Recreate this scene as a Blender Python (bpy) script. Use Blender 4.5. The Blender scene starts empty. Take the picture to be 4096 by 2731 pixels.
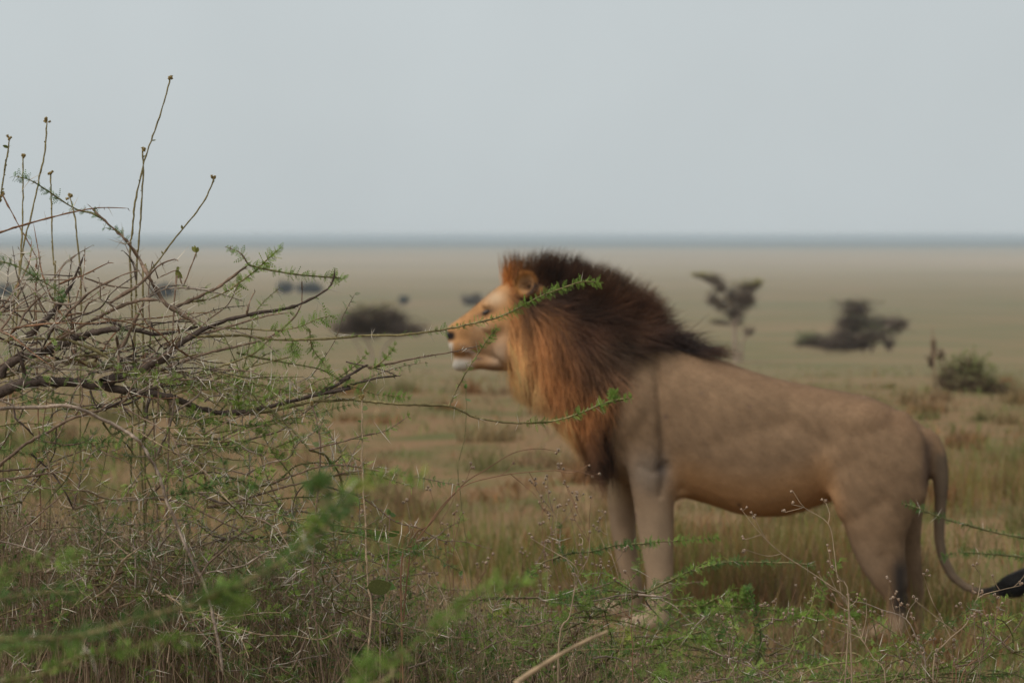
import bpy, math, random
import numpy as np
from mathutils import Vector

random.seed(7)
rng = np.random.default_rng(7)
scene = bpy.context.scene
coll = scene.collection

# ------------------------------------------------------------------ camera
H = 1.67                      # camera height above the near ground
FPX = 9671.0                  # focal length in pixels of the 4096 px photograph (85 mm on 36 mm)
HORIZON_V = 940.0
CX, CY = 2048.0, 1365.5
PITCH = math.atan((CY - HORIZON_V) / FPX)
cam_data = bpy.data.cameras.new('camera')
cam_data.sensor_width = 36.0
cam_data.lens = FPX / 4096.0 * 36.0
cam_data.clip_start = 0.1
cam_data.clip_end = 90000.0
cam_data.dof.use_dof = True
cam_data.dof.focus_distance = 6.05
cam_data.dof.aperture_fstop = 4.2
cam_data.dof.aperture_blades = 9
cam = bpy.data.objects.new('camera', cam_data)
cam.location = (0, 0, H)
cam.rotation_euler = (math.pi / 2 - PITCH, 0, 0)
coll.objects.link(cam)
scene.camera = cam

# ------------------------------------------------------------------ sky and sun
SUN_EL, SUN_AZ = math.radians(52), math.radians(-128)   # hazy sun, high, behind the camera to the left
world = bpy.data.worlds.new('World')
scene.world = world
world.use_nodes = True
wn, wl = world.node_tree.nodes, world.node_tree.links
wn.clear()
w_out = wn.new('ShaderNodeOutputWorld')
w_bg = wn.new('ShaderNodeBackground')
w_sky = wn.new('ShaderNodeTexSky')
w_sky.sky_type = 'NISHITA'
w_sky.sun_disc = False
w_sky.sun_elevation = SUN_EL
w_sky.sun_rotation = SUN_AZ
w_sky.air_density = 1.0
w_sky.dust_density = 6.0
w_sky.ozone_density = 2.0
w_hsv = wn.new('ShaderNodeHueSaturation')
w_hsv.inputs['Saturation'].default_value = 0.42
w_mix = wn.new('ShaderNodeMix')
w_mix.data_type = 'RGBA'
w_mix.inputs[0].default_value = 0.8                # thin even cloud layer over the clear sky
w_mix.inputs[7].default_value = (5.55, 6.05, 6.2, 1)
wl.new(w_sky.outputs[0], w_hsv.inputs['Color'])
wl.new(w_hsv.outputs[0], w_mix.inputs[6])
# faint unevenness of the cloud layer, the same in every direction
w_tc = wn.new('ShaderNodeTexCoord')
w_no = wn.new('ShaderNodeTexNoise')
w_no.inputs['Scale'].default_value = 6
w_no.inputs['Detail'].default_value = 5
w_mr = wn.new('ShaderNodeMapRange')
w_mr.inputs['From Min'].default_value = 0.25
w_mr.inputs['From Max'].default_value = 0.75
w_mr.inputs['To Min'].default_value = 0.95
w_mr.inputs['To Max'].default_value = 1.05
w_sc = wn.new('ShaderNodeVectorMath')
w_sc.operation = 'SCALE'
wl.new(w_tc.outputs['Generated'], w_no.inputs['Vector'])
wl.new(w_no.outputs['Fac'], w_mr.inputs['Value'])
wl.new(w_mix.outputs[2], w_sc.inputs[0])
wl.new(w_mr.outputs[0], w_sc.inputs['Scale'])
wl.new(w_sc.outputs[0], w_bg.inputs['Color'])
w_bg.inputs['Strength'].default_value = 0.09
wl.new(w_bg.outputs[0], w_out.inputs['Surface'])

sun_data = bpy.data.lights.new('sun', 'SUN')
sun_data.energy = 1.5
sun_data.angle = math.radians(40)
sun_data.color = (1.0, 0.93, 0.82)
sun = bpy.data.objects.new('sun', sun_data)
sd = Vector((math.sin(SUN_AZ) * math.cos(SUN_EL), math.cos(SUN_AZ) * math.cos(SUN_EL), math.sin(SUN_EL)))
sun.rotation_euler = (-sd).to_track_quat('-Z', 'Y').to_euler()
sun.location = (0, -5, 20)
coll.objects.link(sun)

vs = scene.view_settings
vs.view_transform = 'Standard'
vs.look = 'None'
vs.exposure = 0.35
vs.gamma = 1.0
vs.use_curve_mapping = False
scene.cycles.use_denoising = True
scene.cycles.max_bounces = 8
scene.cycles.diffuse_bounces = 3
scene.cycles.glossy_bounces = 2
scene.cycles.transmission_bounces = 3
scene.cycles.transparent_max_bounces = 8
scene.cycles.volume_bounces = 1
scene.cycles.caustics_reflective = False
scene.cycles.caustics_refractive = False

# ------------------------------------------------------------------ pixel rays
CAM = np.array([0.0, 0.0, H])
FWD = np.array([0.0, math.cos(PITCH), -math.sin(PITCH)])
UPV = np.array([0.0, math.sin(PITCH), math.cos(PITCH)])
RGT = np.array([1.0, 0.0, 0.0])


def ray(u, v):
    return FWD + RGT * ((u - CX) / FPX) + UPV * ((CY - v) / FPX)


def P(u, v, d):
    """point seen at photograph pixel (u, v), d metres in front of the camera"""
    return CAM + ray(u, v) * d


def project(X):
    """world points (N,3) -> photograph pixels and depth"""
    X = np.asarray(X, float) - CAM
    d = X @ FWD
    dd = np.where(np.abs(d) < 1e-6, 1e-6, d)
    return CX + FPX * (X @ RGT) / dd, CY - FPX * (X @ UPV) / dd, d


_py = np.array([-50, 0, 13, 20, 30, 80, 200, 400, 1000, 3000, 20000, 30000.])
_pz = np.array([0, 0, 0, -0.11, -0.36, -2.6, -6.6, -10.6, -12.0, -13.0, -13.5, -1.0])


def ground_z(x, y):
    z = np.interp(y, _py, _pz)
    near = np.clip((np.asarray(y, float) - 2) / 10, 0, 1) * np.clip(1.5 - np.asarray(y, float) / 200, 0, 1)
    return z + near * 0.035 * (np.sin(x * 0.9 + y * 0.31) + np.sin(y * 0.63 - x * 0.4 + 1.3))


# ------------------------------------------------------------------ mesh helpers
def link(o, parent=None):
    coll.objects.link(o)
    if parent is not None:
        o.parent = parent
    return o


def mesh_np(name, V, F, mat=None, parent=None, col=None, smooth=True, origin=None):
    """one mesh object from numpy vertices and a list of face arrays (tris or quads)"""
    V = np.asarray(V, np.float32).reshape(-1, 3)
    if origin is not None:
        V = V - np.asarray(origin, np.float32)
    if isinstance(F, np.ndarray):
        F = [F]
    F = [np.asarray(f, np.int32) for f in F if len(f)]
    me = bpy.data.meshes.new(name)
    me.vertices.add(len(V))
    me.vertices.foreach_set('co', V.ravel())
    nl = sum(f.size for f in F)
    npoly = sum(len(f) for f in F)
    me.loops.add(nl)
    me.loops.foreach_set('vertex_index', np.concatenate([f.ravel() for f in F]))
    me.polygons.add(npoly)
    tot = np.concatenate([np.full(len(f), f.shape[1], np.int32) for f in F])
    st = np.concatenate([[0], np.cumsum(tot)[:-1]]).astype(np.int32)
    me.polygons.foreach_set('loop_start', st)
    me.polygons.foreach_set('loop_total', tot)
    if smooth:
        me.polygons.foreach_set('use_smooth', np.ones(npoly, bool))
    if col is not None:
        a = me.color_attributes.new('Col', 'FLOAT_COLOR', 'POINT')
        c = np.ones((len(V), 4), np.float32)
        c[:, :3] = col
        a.data.foreach_set('color', c.ravel())
    me.update(calc_edges=True)
    me.validate()
    if mat is not None:
        me.materials.append(mat)
    o = bpy.data.objects.new(name, me)
    return link(o, parent)


class MB:
    """collects vertices, faces and vertex colours"""
    def __init__(s):
        s.V, s.F3, s.F4, s.C, s.n = [], [], [], [], 0

    def add(s, V, F, c=None):
        V = np.asarray(V, float).reshape(-1, 3)
        F = np.asarray(F, int)
        if len(F):
            (s.F3 if F.shape[1] == 3 else s.F4).append(F + s.n)
        s.V.append(V)
        if c is None:
            c = (0.5, 0.5, 0.5)
        c = np.asarray(c, float)
        s.C.append(np.broadcast_to(c, (len(V), 3)) if c.ndim == 1 else c)
        s.n += len(V)

    def build(s, name, mat, parent=None, origin=None, smooth=True):
        if s.n == 0:
            return None
        F = []
        if s.F3:
            F.append(np.concatenate(s.F3))
        if s.F4:
            F.append(np.concatenate(s.F4))
        return mesh_np(name, np.concatenate(s.V), F, mat, parent, np.concatenate(s.C), smooth, origin)


def norm(a):
    a = np.asarray(a, float)
    return a / np.maximum(np.linalg.norm(a, axis=-1, keepdims=True), 1e-9)


def strands(Pts, R, sides=3):
    """Pts (S,K,3), R (S,K): tubes that end in a point; returns V, F4"""
    Pts = np.asarray(Pts, float)
    S, K, _ = Pts.shape
    T = np.empty_like(Pts)
    T[:, 1:-1] = Pts[:, 2:] - Pts[:, :-2]
    T[:, 0] = Pts[:, 1] - Pts[:, 0]
    T[:, -1] = Pts[:, -1] - Pts[:, -2]
    T = norm(T)
    ref = np.where(np.abs(T[:, :1, 2:3]) > 0.9, np.array([1.0, 0, 0]), np.array([0, 0, 1.0]))
    A = norm(np.cross(T, np.broadcast_to(ref, T.shape)))
    B = np.cross(T, A)
    ang = np.arange(sides) * 2 * math.pi / sides
    ring = A[:, :, None, :] * np.cos(ang)[None, None, :, None] + B[:, :, None, :] * np.sin(ang)[None, None, :, None]
    V = Pts[:, :, None, :] + ring * np.asarray(R)[:, :, None, None]
    idx = np.arange(S * K * sides).reshape(S, K, sides)
    a = idx[:, :-1, :]
    b = np.roll(a, -1, axis=2)
    c = idx[:, 1:, :]
    d = np.roll(c, -1, axis=2)
    F = np.stack([a, b, d, c], -1).reshape(-1, 4)
    return V.reshape(-1, 3), F


def catmull(pts, step):
    """smooth resampling of a polyline (N,D) at about step metres (first three columns are positions)"""
    pts = np.asarray(pts, float)
    if len(pts) == 2:
        pts = np.array([pts[0], (pts[0] + pts[1]) / 2, pts[1]])
    p = np.vstack([2 * pts[0] - pts[1], pts, 2 * pts[-1] - pts[-2]])
    out = []
    for i in range(1, len(p) - 2):
        n = max(2, int(np.linalg.norm(p[i + 1, :3] - p[i, :3]) / step))
        t = np.linspace(0, 1, n, endpoint=False)[:, None]
        out.append(0.5 * (2 * p[i] + (p[i + 1] - p[i - 1]) * t + (2 * p[i - 1] - 5 * p[i] + 4 * p[i + 1] - p[i + 2]) * t ** 2
                          + (3 * p[i] - p[i - 1] - 3 * p[i + 1] + p[i + 2]) * t ** 3))
    out.append(p[-2][None])
    return np.vstack(out)


def loft(rings, cap=True):
    """rings: list of (K,3) arrays -> closed V, F4, F3"""
    K = len(rings[0])
    V = np.concatenate(rings)
    n = len(rings)
    idx = np.arange(n * K).reshape(n, K)
    a, c = idx[:-1], idx[1:]
    F4 = np.stack([a, np.roll(a, -1, 1), np.roll(c, -1, 1), c], -1).reshape(-1, 4)
    F3 = []
    if cap:
        m = len(V)
        V = np.vstack([V, rings[0].mean(0), rings[-1].mean(0)])
        i = np.arange(K)
        F3 = np.vstack([np.stack([np.roll(idx[0], -1), idx[0], np.full(K, m)], -1),
                        np.stack([idx[-1], np.roll(idx[-1], -1), np.full(K, m + 1)], -1)])
    return V, F4, F3


def ellipsoid(c, ax, ay, az, nu=20, nv=12):
    """ax, ay, az are half-axis vectors"""
    th = np.linspace(0, math.pi, nv)
    rings = []
    for t in th[1:-1]:
        ph = np.arange(nu) * 2 * math.pi / nu
        rings.append(np.asarray(c) + np.cos(t) * np.asarray(az) + np.sin(t) * (np.cos(ph)[:, None] * np.asarray(ax) + np.sin(ph)[:, None] * np.asarray(ay)))
    V, F4, F3 = loft(rings)
    V[-2] = np.asarray(c) + np.asarray(az)
    V[-1] = np.asarray(c) - np.asarray(az)
    return V, F4, F3


def empty(name, loc):
    o = bpy.data.objects.new(name, None)
    o.location = tuple(float(t) for t in loc)
    o.empty_display_size = 0.1
    return link(o)


def tag(o, label=None, cat=None, group=None, kind=None):
    if label:
        o['label'] = label
    if cat:
        o['category'] = cat
    if group:
        o['group'] = group
    if kind:
        o['kind'] = kind
    return o


def sm(x, a, b):
    t = np.clip((np.asarray(x, float) - a) / (b - a), 0, 1)
    return t * t * (3 - 2 * t)


def vnoise(X, scale, seed=0, octaves=3):
    """cheap smooth value noise for numpy points, about -1..1"""
    r = np.random.default_rng(seed)
    out = np.zeros(len(X))
    amp = 1.0
    X = np.asarray(X, float) * scale
    for o in range(octaves):
        for k in range(3):
            w = r.normal(size=X.shape[1]) * 1.7
            out += amp * np.sin(X @ w * (2 ** o) + r.uniform(0, 6.28)) / 3
        amp *= 0.6
    return out


# ------------------------------------------------------------------ materials
def mat_attr(name, rough=0.8, noise_scale=40, noise_amt=0.25, bump=0.0, bump_scale=120, spec=0.2, translucent=0.0, sheen=0.0):
    """Principled material that takes its base colour from the 'Col' attribute, broken up by noise"""
    m = bpy.data.materials.new(name)
    m.use_nodes = True
    n, l = m.node_tree.nodes, m.node_tree.links
    b = n['Principled BSDF']
    b.inputs['Roughness'].default_value = rough
    b.inputs['Specular IOR Level'].default_value = spec
    if sheen:
        b.inputs['Sheen Weight'].default_value = sheen
        b.inputs['Sheen Roughness'].default_value = 0.6
    at = n.new('ShaderNodeAttribute')
    at.attribute_name = 'Col'
    tc = n.new('ShaderNodeTexCoord')
    no = n.new('ShaderNodeTexNoise')
    no.inputs['Scale'].default_value = noise_scale
    no.inputs['Detail'].default_value = 4
    l.new(tc.outputs['Object'], no.inputs['Vector'])
    mr = n.new('ShaderNodeMapRange')
    mr.inputs['From Min'].default_value = 0.3
    mr.inputs['From Max'].default_value = 0.7
    mr.inputs['To Min'].default_value = 1 - noise_amt
    mr.inputs['To Max'].default_value = 1 + noise_amt
    l.new(no.outputs['Fac'], mr.inputs['Value'])
    mx = n.new('ShaderNodeVectorMath')
    mx.operation = 'SCALE'
    l.new(at.outputs['Color'], mx.inputs[0])
    l.new(mr.outputs[0], mx.inputs['Scale'])
    l.new(mx.outputs[0], b.inputs['Base Color'])
    if bump:
        n2 = n.new('ShaderNodeTexNoise')
        n2.inputs['Scale'].default_value = bump_scale
        n2.inputs['Detail'].default_value = 3
        l.new(tc.outputs['Object'], n2.inputs['Vector'])
        bp = n.new('ShaderNodeBump')
        bp.inputs['Strength'].default_value = bump
        bp.inputs['Distance'].default_value = 0.004
        l.new(n2.outputs['Fac'], bp.inputs['Height'])
        l.new(bp.outputs[0], b.inputs['Normal'])
    if translucent:
        tr = n.new('ShaderNodeBsdfTranslucent')
        ms = n.new('ShaderNodeMixShader')
        ms.inputs[0].default_value = translucent
        l.new(mx.outputs[0], tr.inputs['Color'])
        l.new(b.outputs[0], ms.inputs[1])
        l.new(tr.outputs[0], ms.inputs[2])
        l.new(ms.outputs[0], n['Material Output'].inputs['Surface'])
    return m


M_FUR = mat_attr('lion_coat', 0.9, 14, 0.10, 0.0, 180, 0.08)
M_HAIR = mat_attr('mane_hair', 0.6, 9, 0.3, spec=0.25)
M_COAT = mat_attr('coat_hair', 0.85, 14, 0.10, spec=0.08)
M_BARK = mat_attr('bark', 0.9, 90, 0.35, 0.8, 260, 0.15)
M_THORN = mat_attr('thorn', 0.55, 30, 0.25, spec=0.35)
M_LEAF = mat_attr('leaf', 0.55, 25, 0.3, spec=0.25, translucent=0.35)
M_DRY = mat_attr('dry_stem', 0.8, 35, 0.3, spec=0.2)
M_GRASS = mat_attr('grass_blade', 0.75, 3, 0.25, spec=0.2, translucent=0.2)
M_NOSE = mat_attr('nose_leather', 0.4, 80, 0.2, 0.4, 300, 0.5)
# ================================================================== ground, haze
def build_ground():
    ys = np.concatenate([np.linspace(-12, 12, 25), np.linspace(13, 60, 95), np.linspace(61, 200, 70), np.geomspace(205, 30000, 110)])
    t = np.linspace(-1, 1, 161)
    t = np.sign(t) * np.abs(t) ** 1.8
    V = []
    for y in ys:
        w = max(60.0, 0.95 * y + 50)
        x = t * w
        z = ground_z(x, np.full_like(x, y))
        V.append(np.stack([x, np.full_like(x, y), z], -1))
    n, k = len(ys), len(t)
    idx = np.arange(n * k).reshape(n, k)
    F = np.stack([idx[:-1, :-1], idx[:-1, 1:], idx[1:, 1:], idx[1:, :-1]], -1).reshape(-1, 4)
    m = bpy.data.materials.new('savanna_ground')
    m.use_nodes = True
    nn, l = m.node_tree.nodes, m.node_tree.links
    b = nn['Principled BSDF']
    b.inputs['Roughness'].default_value = 0.95
    b.inputs['Specular IOR Level'].default_value = 0.05
    tc = nn.new('ShaderNodeTexCoord')
    sep = nn.new('ShaderNodeSeparateXYZ')
    l.new(tc.outputs['Object'], sep.inputs[0])

    def noise(scale, detail=5, sx=1.0, sy=1.0):
        mp = nn.new('ShaderNodeMapping')
        mp.inputs['Scale'].default_value = (sx, sy, 1)
        l.new(tc.outputs['Object'], mp.inputs[0])
        t_ = nn.new('ShaderNodeTexNoise')
        t_.inputs['Scale'].default_value = scale
        t_.inputs['Detail'].default_value = detail
        l.new(mp.outputs[0], t_.inputs['Vector'])
        return t_.outputs['Fac']

    def ramp(fac, stops):
        r = nn.new('ShaderNodeValToRGB')
        while len(r.color_ramp.elements) < len(stops):
            r.color_ramp.elements.new(0.5)
        for e, (p_, c) in zip(r.color_ramp.elements, stops):
            e.position = p_
            e.color = (*c, 1)
        l.new(fac, r.inputs[0])
        return r.outputs[0]

    def mix(f, a, b_):
        x = nn.new('ShaderNodeMix')
        x.data_type = 'RGBA'
        if isinstance(f, float):
            x.inputs[0].default_value = f
        else:
            l.new(f, x.inputs[0])
        l.new(a, x.inputs[6])
        l.new(b_, x.inputs[7])
        return x.outputs[2]
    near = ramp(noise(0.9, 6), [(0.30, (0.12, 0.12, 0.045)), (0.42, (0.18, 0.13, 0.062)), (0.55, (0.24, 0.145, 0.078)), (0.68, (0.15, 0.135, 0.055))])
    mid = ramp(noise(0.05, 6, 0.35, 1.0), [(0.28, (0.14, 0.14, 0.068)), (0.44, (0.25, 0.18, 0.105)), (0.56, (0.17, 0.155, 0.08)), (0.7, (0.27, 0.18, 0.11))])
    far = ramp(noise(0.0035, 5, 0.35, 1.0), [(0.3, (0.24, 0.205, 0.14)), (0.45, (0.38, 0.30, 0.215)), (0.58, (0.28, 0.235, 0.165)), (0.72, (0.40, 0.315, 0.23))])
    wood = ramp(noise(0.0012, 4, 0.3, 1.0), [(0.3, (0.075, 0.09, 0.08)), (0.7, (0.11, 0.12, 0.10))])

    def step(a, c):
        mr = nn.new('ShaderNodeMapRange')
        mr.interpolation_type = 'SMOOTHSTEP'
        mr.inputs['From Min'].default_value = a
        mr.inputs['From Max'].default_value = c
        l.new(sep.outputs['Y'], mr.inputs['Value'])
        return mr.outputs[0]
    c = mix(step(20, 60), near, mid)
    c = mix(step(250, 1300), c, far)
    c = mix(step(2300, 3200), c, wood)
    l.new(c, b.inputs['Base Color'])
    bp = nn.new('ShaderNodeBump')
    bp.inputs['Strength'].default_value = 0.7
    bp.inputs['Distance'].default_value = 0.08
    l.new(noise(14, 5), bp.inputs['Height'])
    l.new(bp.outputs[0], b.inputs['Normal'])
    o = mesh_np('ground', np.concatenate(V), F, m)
    tag(o, 'dry brown and green savanna plain stretching to the horizon', 'ground', kind='structure')


build_ground()


def build_haze():
    x0, x1, y0, y1, z0, z1 = -28900, 28900, -14, 30100, -15.0, 2.6
    V = [(x, y, z) for z in (z0, z1) for y in (y0, y1) for x in (x0, x1)]
    F = np.array([(0, 2, 3, 1), (4, 5, 7, 6), (0, 1, 5, 4), (2, 6, 7, 3), (0, 4, 6, 2), (1, 3, 7, 5)])
    m = bpy.data.materials.new('haze_air')
    m.use_nodes = True
    n, l = m.node_tree.nodes, m.node_tree.links
    n.remove(n['Principled BSDF'])
    pv = n.new('ShaderNodeVolumePrincipled')
    pv.inputs['Color'].default_value = (0.70, 0.79, 0.87, 1)
    pv.inputs['Density'].default_value = HAZE_DENSITY
    pv.inputs['Anisotropy'].default_value = 0.2
    l.new(pv.outputs[0], n['Material Output'].inputs['Volume'])
    o = mesh_np('haze', V, F, m, smooth=False)
    tag(o, 'pale blue haze over the distant plain', 'haze', kind='stuff')


HAZE_DENSITY = 1 / 3300
build_haze()


# ================================================================== grass
def blades(mb, xy, h, w, col, lean=0.35, segs=3):
    n = len(xy)
    z = ground_z(xy[:, 0], xy[:, 1]) - 0.02
    base = np.stack([xy[:, 0], xy[:, 1], z], -1)
    a = rng.uniform(0, 6.28, n)
    ld = np.stack([np.cos(a), np.sin(a), np.zeros(n)], -1) * (rng.uniform(0.1, 1, n) * lean)[:, None]
    t = np.linspace(0, 1, segs + 1)
    C = base[:, None] + h[:, None, None] * (t[None, :, None] * np.array([0, 0, 1.0]) * (1 - 0.25 * t[None, :, None] * np.linalg.norm(ld, axis=1)[:, None, None])
                                            + ld[:, None] * (t ** 1.9)[None, :, None])
    b = rng.uniform(0, 6.28, n)
    side = np.stack([np.cos(b), np.sin(b), np.zeros(n)], -1)[:, None] * (w[:, None] * (1 - t[None] ** 1.5 * 0.95) / 2)[:, :, None]
    V = np.stack([C - side, C + side], 2)
    K = segs + 1
    idx = np.arange(n * K * 2).reshape(n, K, 2)
    F = np.stack([idx[:, :-1, 0], idx[:, :-1, 1], idx[:, 1:, 1], idx[:, 1:, 0]], -1).reshape(-1, 4)
    cc = np.repeat(col, K * 2, axis=0)
    mb.add(V.reshape(-1, 3), F, cc)


def grass_colour(xy, green=0.0):
    n = len(xy)
    f = vnoise(xy, 0.7, 3) + vnoise(xy, 3.0, 4) * 0.6 + rng.normal(0, 0.6, n)
    tan, brown, red, grn = np.array([0.33, 0.235, 0.13]), np.array([0.22, 0.14, 0.075]), np.array([0.27, 0.125, 0.05]), np.array([0.15, 0.18, 0.05])
    c = np.where((f < -0.45)[:, None], brown, np.where((f < 0.35)[:, None], tan, np.where((f < 0.6)[:, None], red, grn)))
    g = rng.random(n) < green
    c = np.where(g[:, None], grn * rng.uniform(0.7, 1.5, n)[:, None], c)
    return c * rng.uniform(0.65, 1.25, n)[:, None]


LION_XY = (0.82, 10.2)


def build_grass():
    mb = MB()
    # short tufts on the open ground round the lion, thinning and fading out with distance
    for (y0, y1, n, hh, ww) in ((1.5, 8.0, 5000, 0.12, 0.006), (8.0, 11.5, 18000, 0.13, 0.006), (11.5, 20, 24000, 0.11, 0.009), (20, 70, 16000, 0.10, 0.02)):
        y = y0 + (y1 - y0) * rng.random(n) ** (1.0 if y1 < 30 else 1.7)
        x = rng.uniform(-1, 1, n) * (0.245 * y + 1.0)
        xy = np.stack([x, y], -1)
        k = vnoise(xy, 0.8, 11) + 0.7 * vnoise(xy, 3, 12)
        ok = k > rng.uniform(-1.0, 0.2, n)
        xy, k = xy[ok], k[ok]
        h = hh * rng.uniform(0.35, 1.3, len(xy)) * (1 + 0.7 * np.clip(k, -0.5, 1.3))
        blades(mb, xy, h, ww * rng.uniform(0.5, 1.2, len(xy)), grass_colour(xy, 0.4), 1.1, 2)
    # taller rust-brown tussocks behind and beside the legs
    for (cu, cv, d, n, sx, sy, hh) in ((2330, 2300, 11.6, 800, 0.4, 0.35, 0.3), (2850, 2300, 11.4, 1100, 0.4, 0.4, 0.3), (3000, 2330, 11.0, 700, 0.35, 0.35, 0.26),
                                       (3250, 2300, 12.5, 1200, 0.4, 0.4, 0.3), (3950, 1900, 15.5, 2000, 0.8, 0.8, 0.32), (3700, 2560, 10.2, 900, 0.3, 0.3, 0.3),
                                       (1500, 2000, 13.0, 1200, 1.2, 1.4, 0.24), (2050, 2000, 12.5, 800, 0.9, 1.0, 0.22)):
        p = P(cu, cv, d)
        xy = np.stack([rng.normal(p[0], sx, n), rng.normal(p[1], sy, n)], -1)
        c = grass_colour(xy, 0.4) * np.array([1.05, 0.92, 0.75])
        blades(mb, xy, hh * rng.uniform(0.5, 1.2, n), 0.005 * rng.uniform(0.6, 1.2, n), c, 0.45, 4)
    # scattered rough clumps, rust-brown to olive
    for k in range(210):
        y = 9.6 + 26 * rng.random() ** 1.6
        x = rng.uniform(-1, 1) * (0.235 * y + 0.6)
        if abs(x - LION_XY[0]) < 1.0 and abs(y - LION_XY[1]) < .35:
            continue
        n = int(rng.integers(60, 130))
        s = rng.uniform(.05, .16)
        xy = np.stack([rng.normal(x, s, n), rng.normal(y, s, n)], -1)
        base = np.array([(0.27, 0.14, 0.06), (0.23, 0.145, 0.075), (0.17, 0.155, 0.06), (0.30, 0.20, 0.105), (0.24, 0.17, 0.08)][int(rng.integers(0, 5))])
        blades(mb, xy, rng.uniform(.12, .30) * rng.uniform(.5, 1.15, n), (.005 + .0004 * y) * rng.uniform(.6, 1.2, n), base * rng.uniform(.65, 1.35, n)[:, None], .9, 2)
    o = mb.build('grass', M_GRASS)
    tag(o, 'brown and green dry grass covering the ground round the lion', 'grass', kind='stuff')


build_grass()
# ================================================================== lion
TH = math.radians(17)                          # rump turned a little towards the camera
BX = np.array([math.cos(TH), -math.sin(TH), 0.0])   # along the body, head -> rump
BN = np.array([-math.sin(TH), -math.cos(TH), 0.0])  # lateral, towards the camera
BO = P(2800, 1900, 10.25)
LION_BASE = np.array([BO[0], BO[1], 0.0])
HXD = math.radians(-3)
HN = np.array([-math.sin(HXD), -math.cos(HXD), 0.0])


def on_plane(u, v, O, N, off):
    r = ray(u, v)
    o = O + N * off
    return CAM + r * (((o - CAM) @ N) / (r @ N))


def BP(u, v, off=0.0):
    return on_plane(u, v, BO, BN, off)


HO = BP(2200, 1300)


def HP(u, v, off=0.0):
    return on_plane(u, v, HO, HN, off)


def mid_uv(X, O=None, N=None):
    """photograph pixel of each point after dropping it sideways onto the mid-plane of the body"""
    O = BO if O is None else O
    N = BN if N is None else N
    X = np.asarray(X) - ((np.asarray(X) - O) @ N)[:, None] * N
    u, v, _ = project(X)
    return u, v


def ring(T, B, hw, N, k=24, e=2.3):
    T, B = np.asarray(T), np.asarray(B)
    c, a = (T + B) / 2, (T - B) / 2
    t = np.arange(k) * 2 * math.pi / k
    ct, st = np.cos(t), np.sin(t)
    f = (np.abs(ct) ** e + np.abs(st) ** e) ** (-1 / e)
    return c + (f * ct)[:, None] * a + (f * st)[:, None] * (np.asarray(N) * hw)


def limb(stations, off, plane=BP, N=None, k=18):
    """stations: (u, v or None, z or None, half width px, half thickness m[, offset])"""
    N = BN if N is None else N
    C = []
    for s in stations:
        o = s[5] if len(s) > 5 else off
        if s[1] is None:
            v = 2450.0
            for _ in range(12):
                v -= (s[2] - plane(s[0], v, o)[2]) * 930
            C.append(plane(s[0], v, o))
        else:
            C.append(plane(s[0], s[1], o))
    C = np.array(C)
    D = norm(np.gradient(C, axis=0))
    A = norm(np.cross(D, N))
    rings = []
    for i, s in enumerate(stations):
        rings.append(ring(C[i] + A[i] * s[3] / 945.0, C[i] - A[i] * s[3] / 945.0, s[4], N, k, 2.0))
    return loft(rings)


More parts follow.
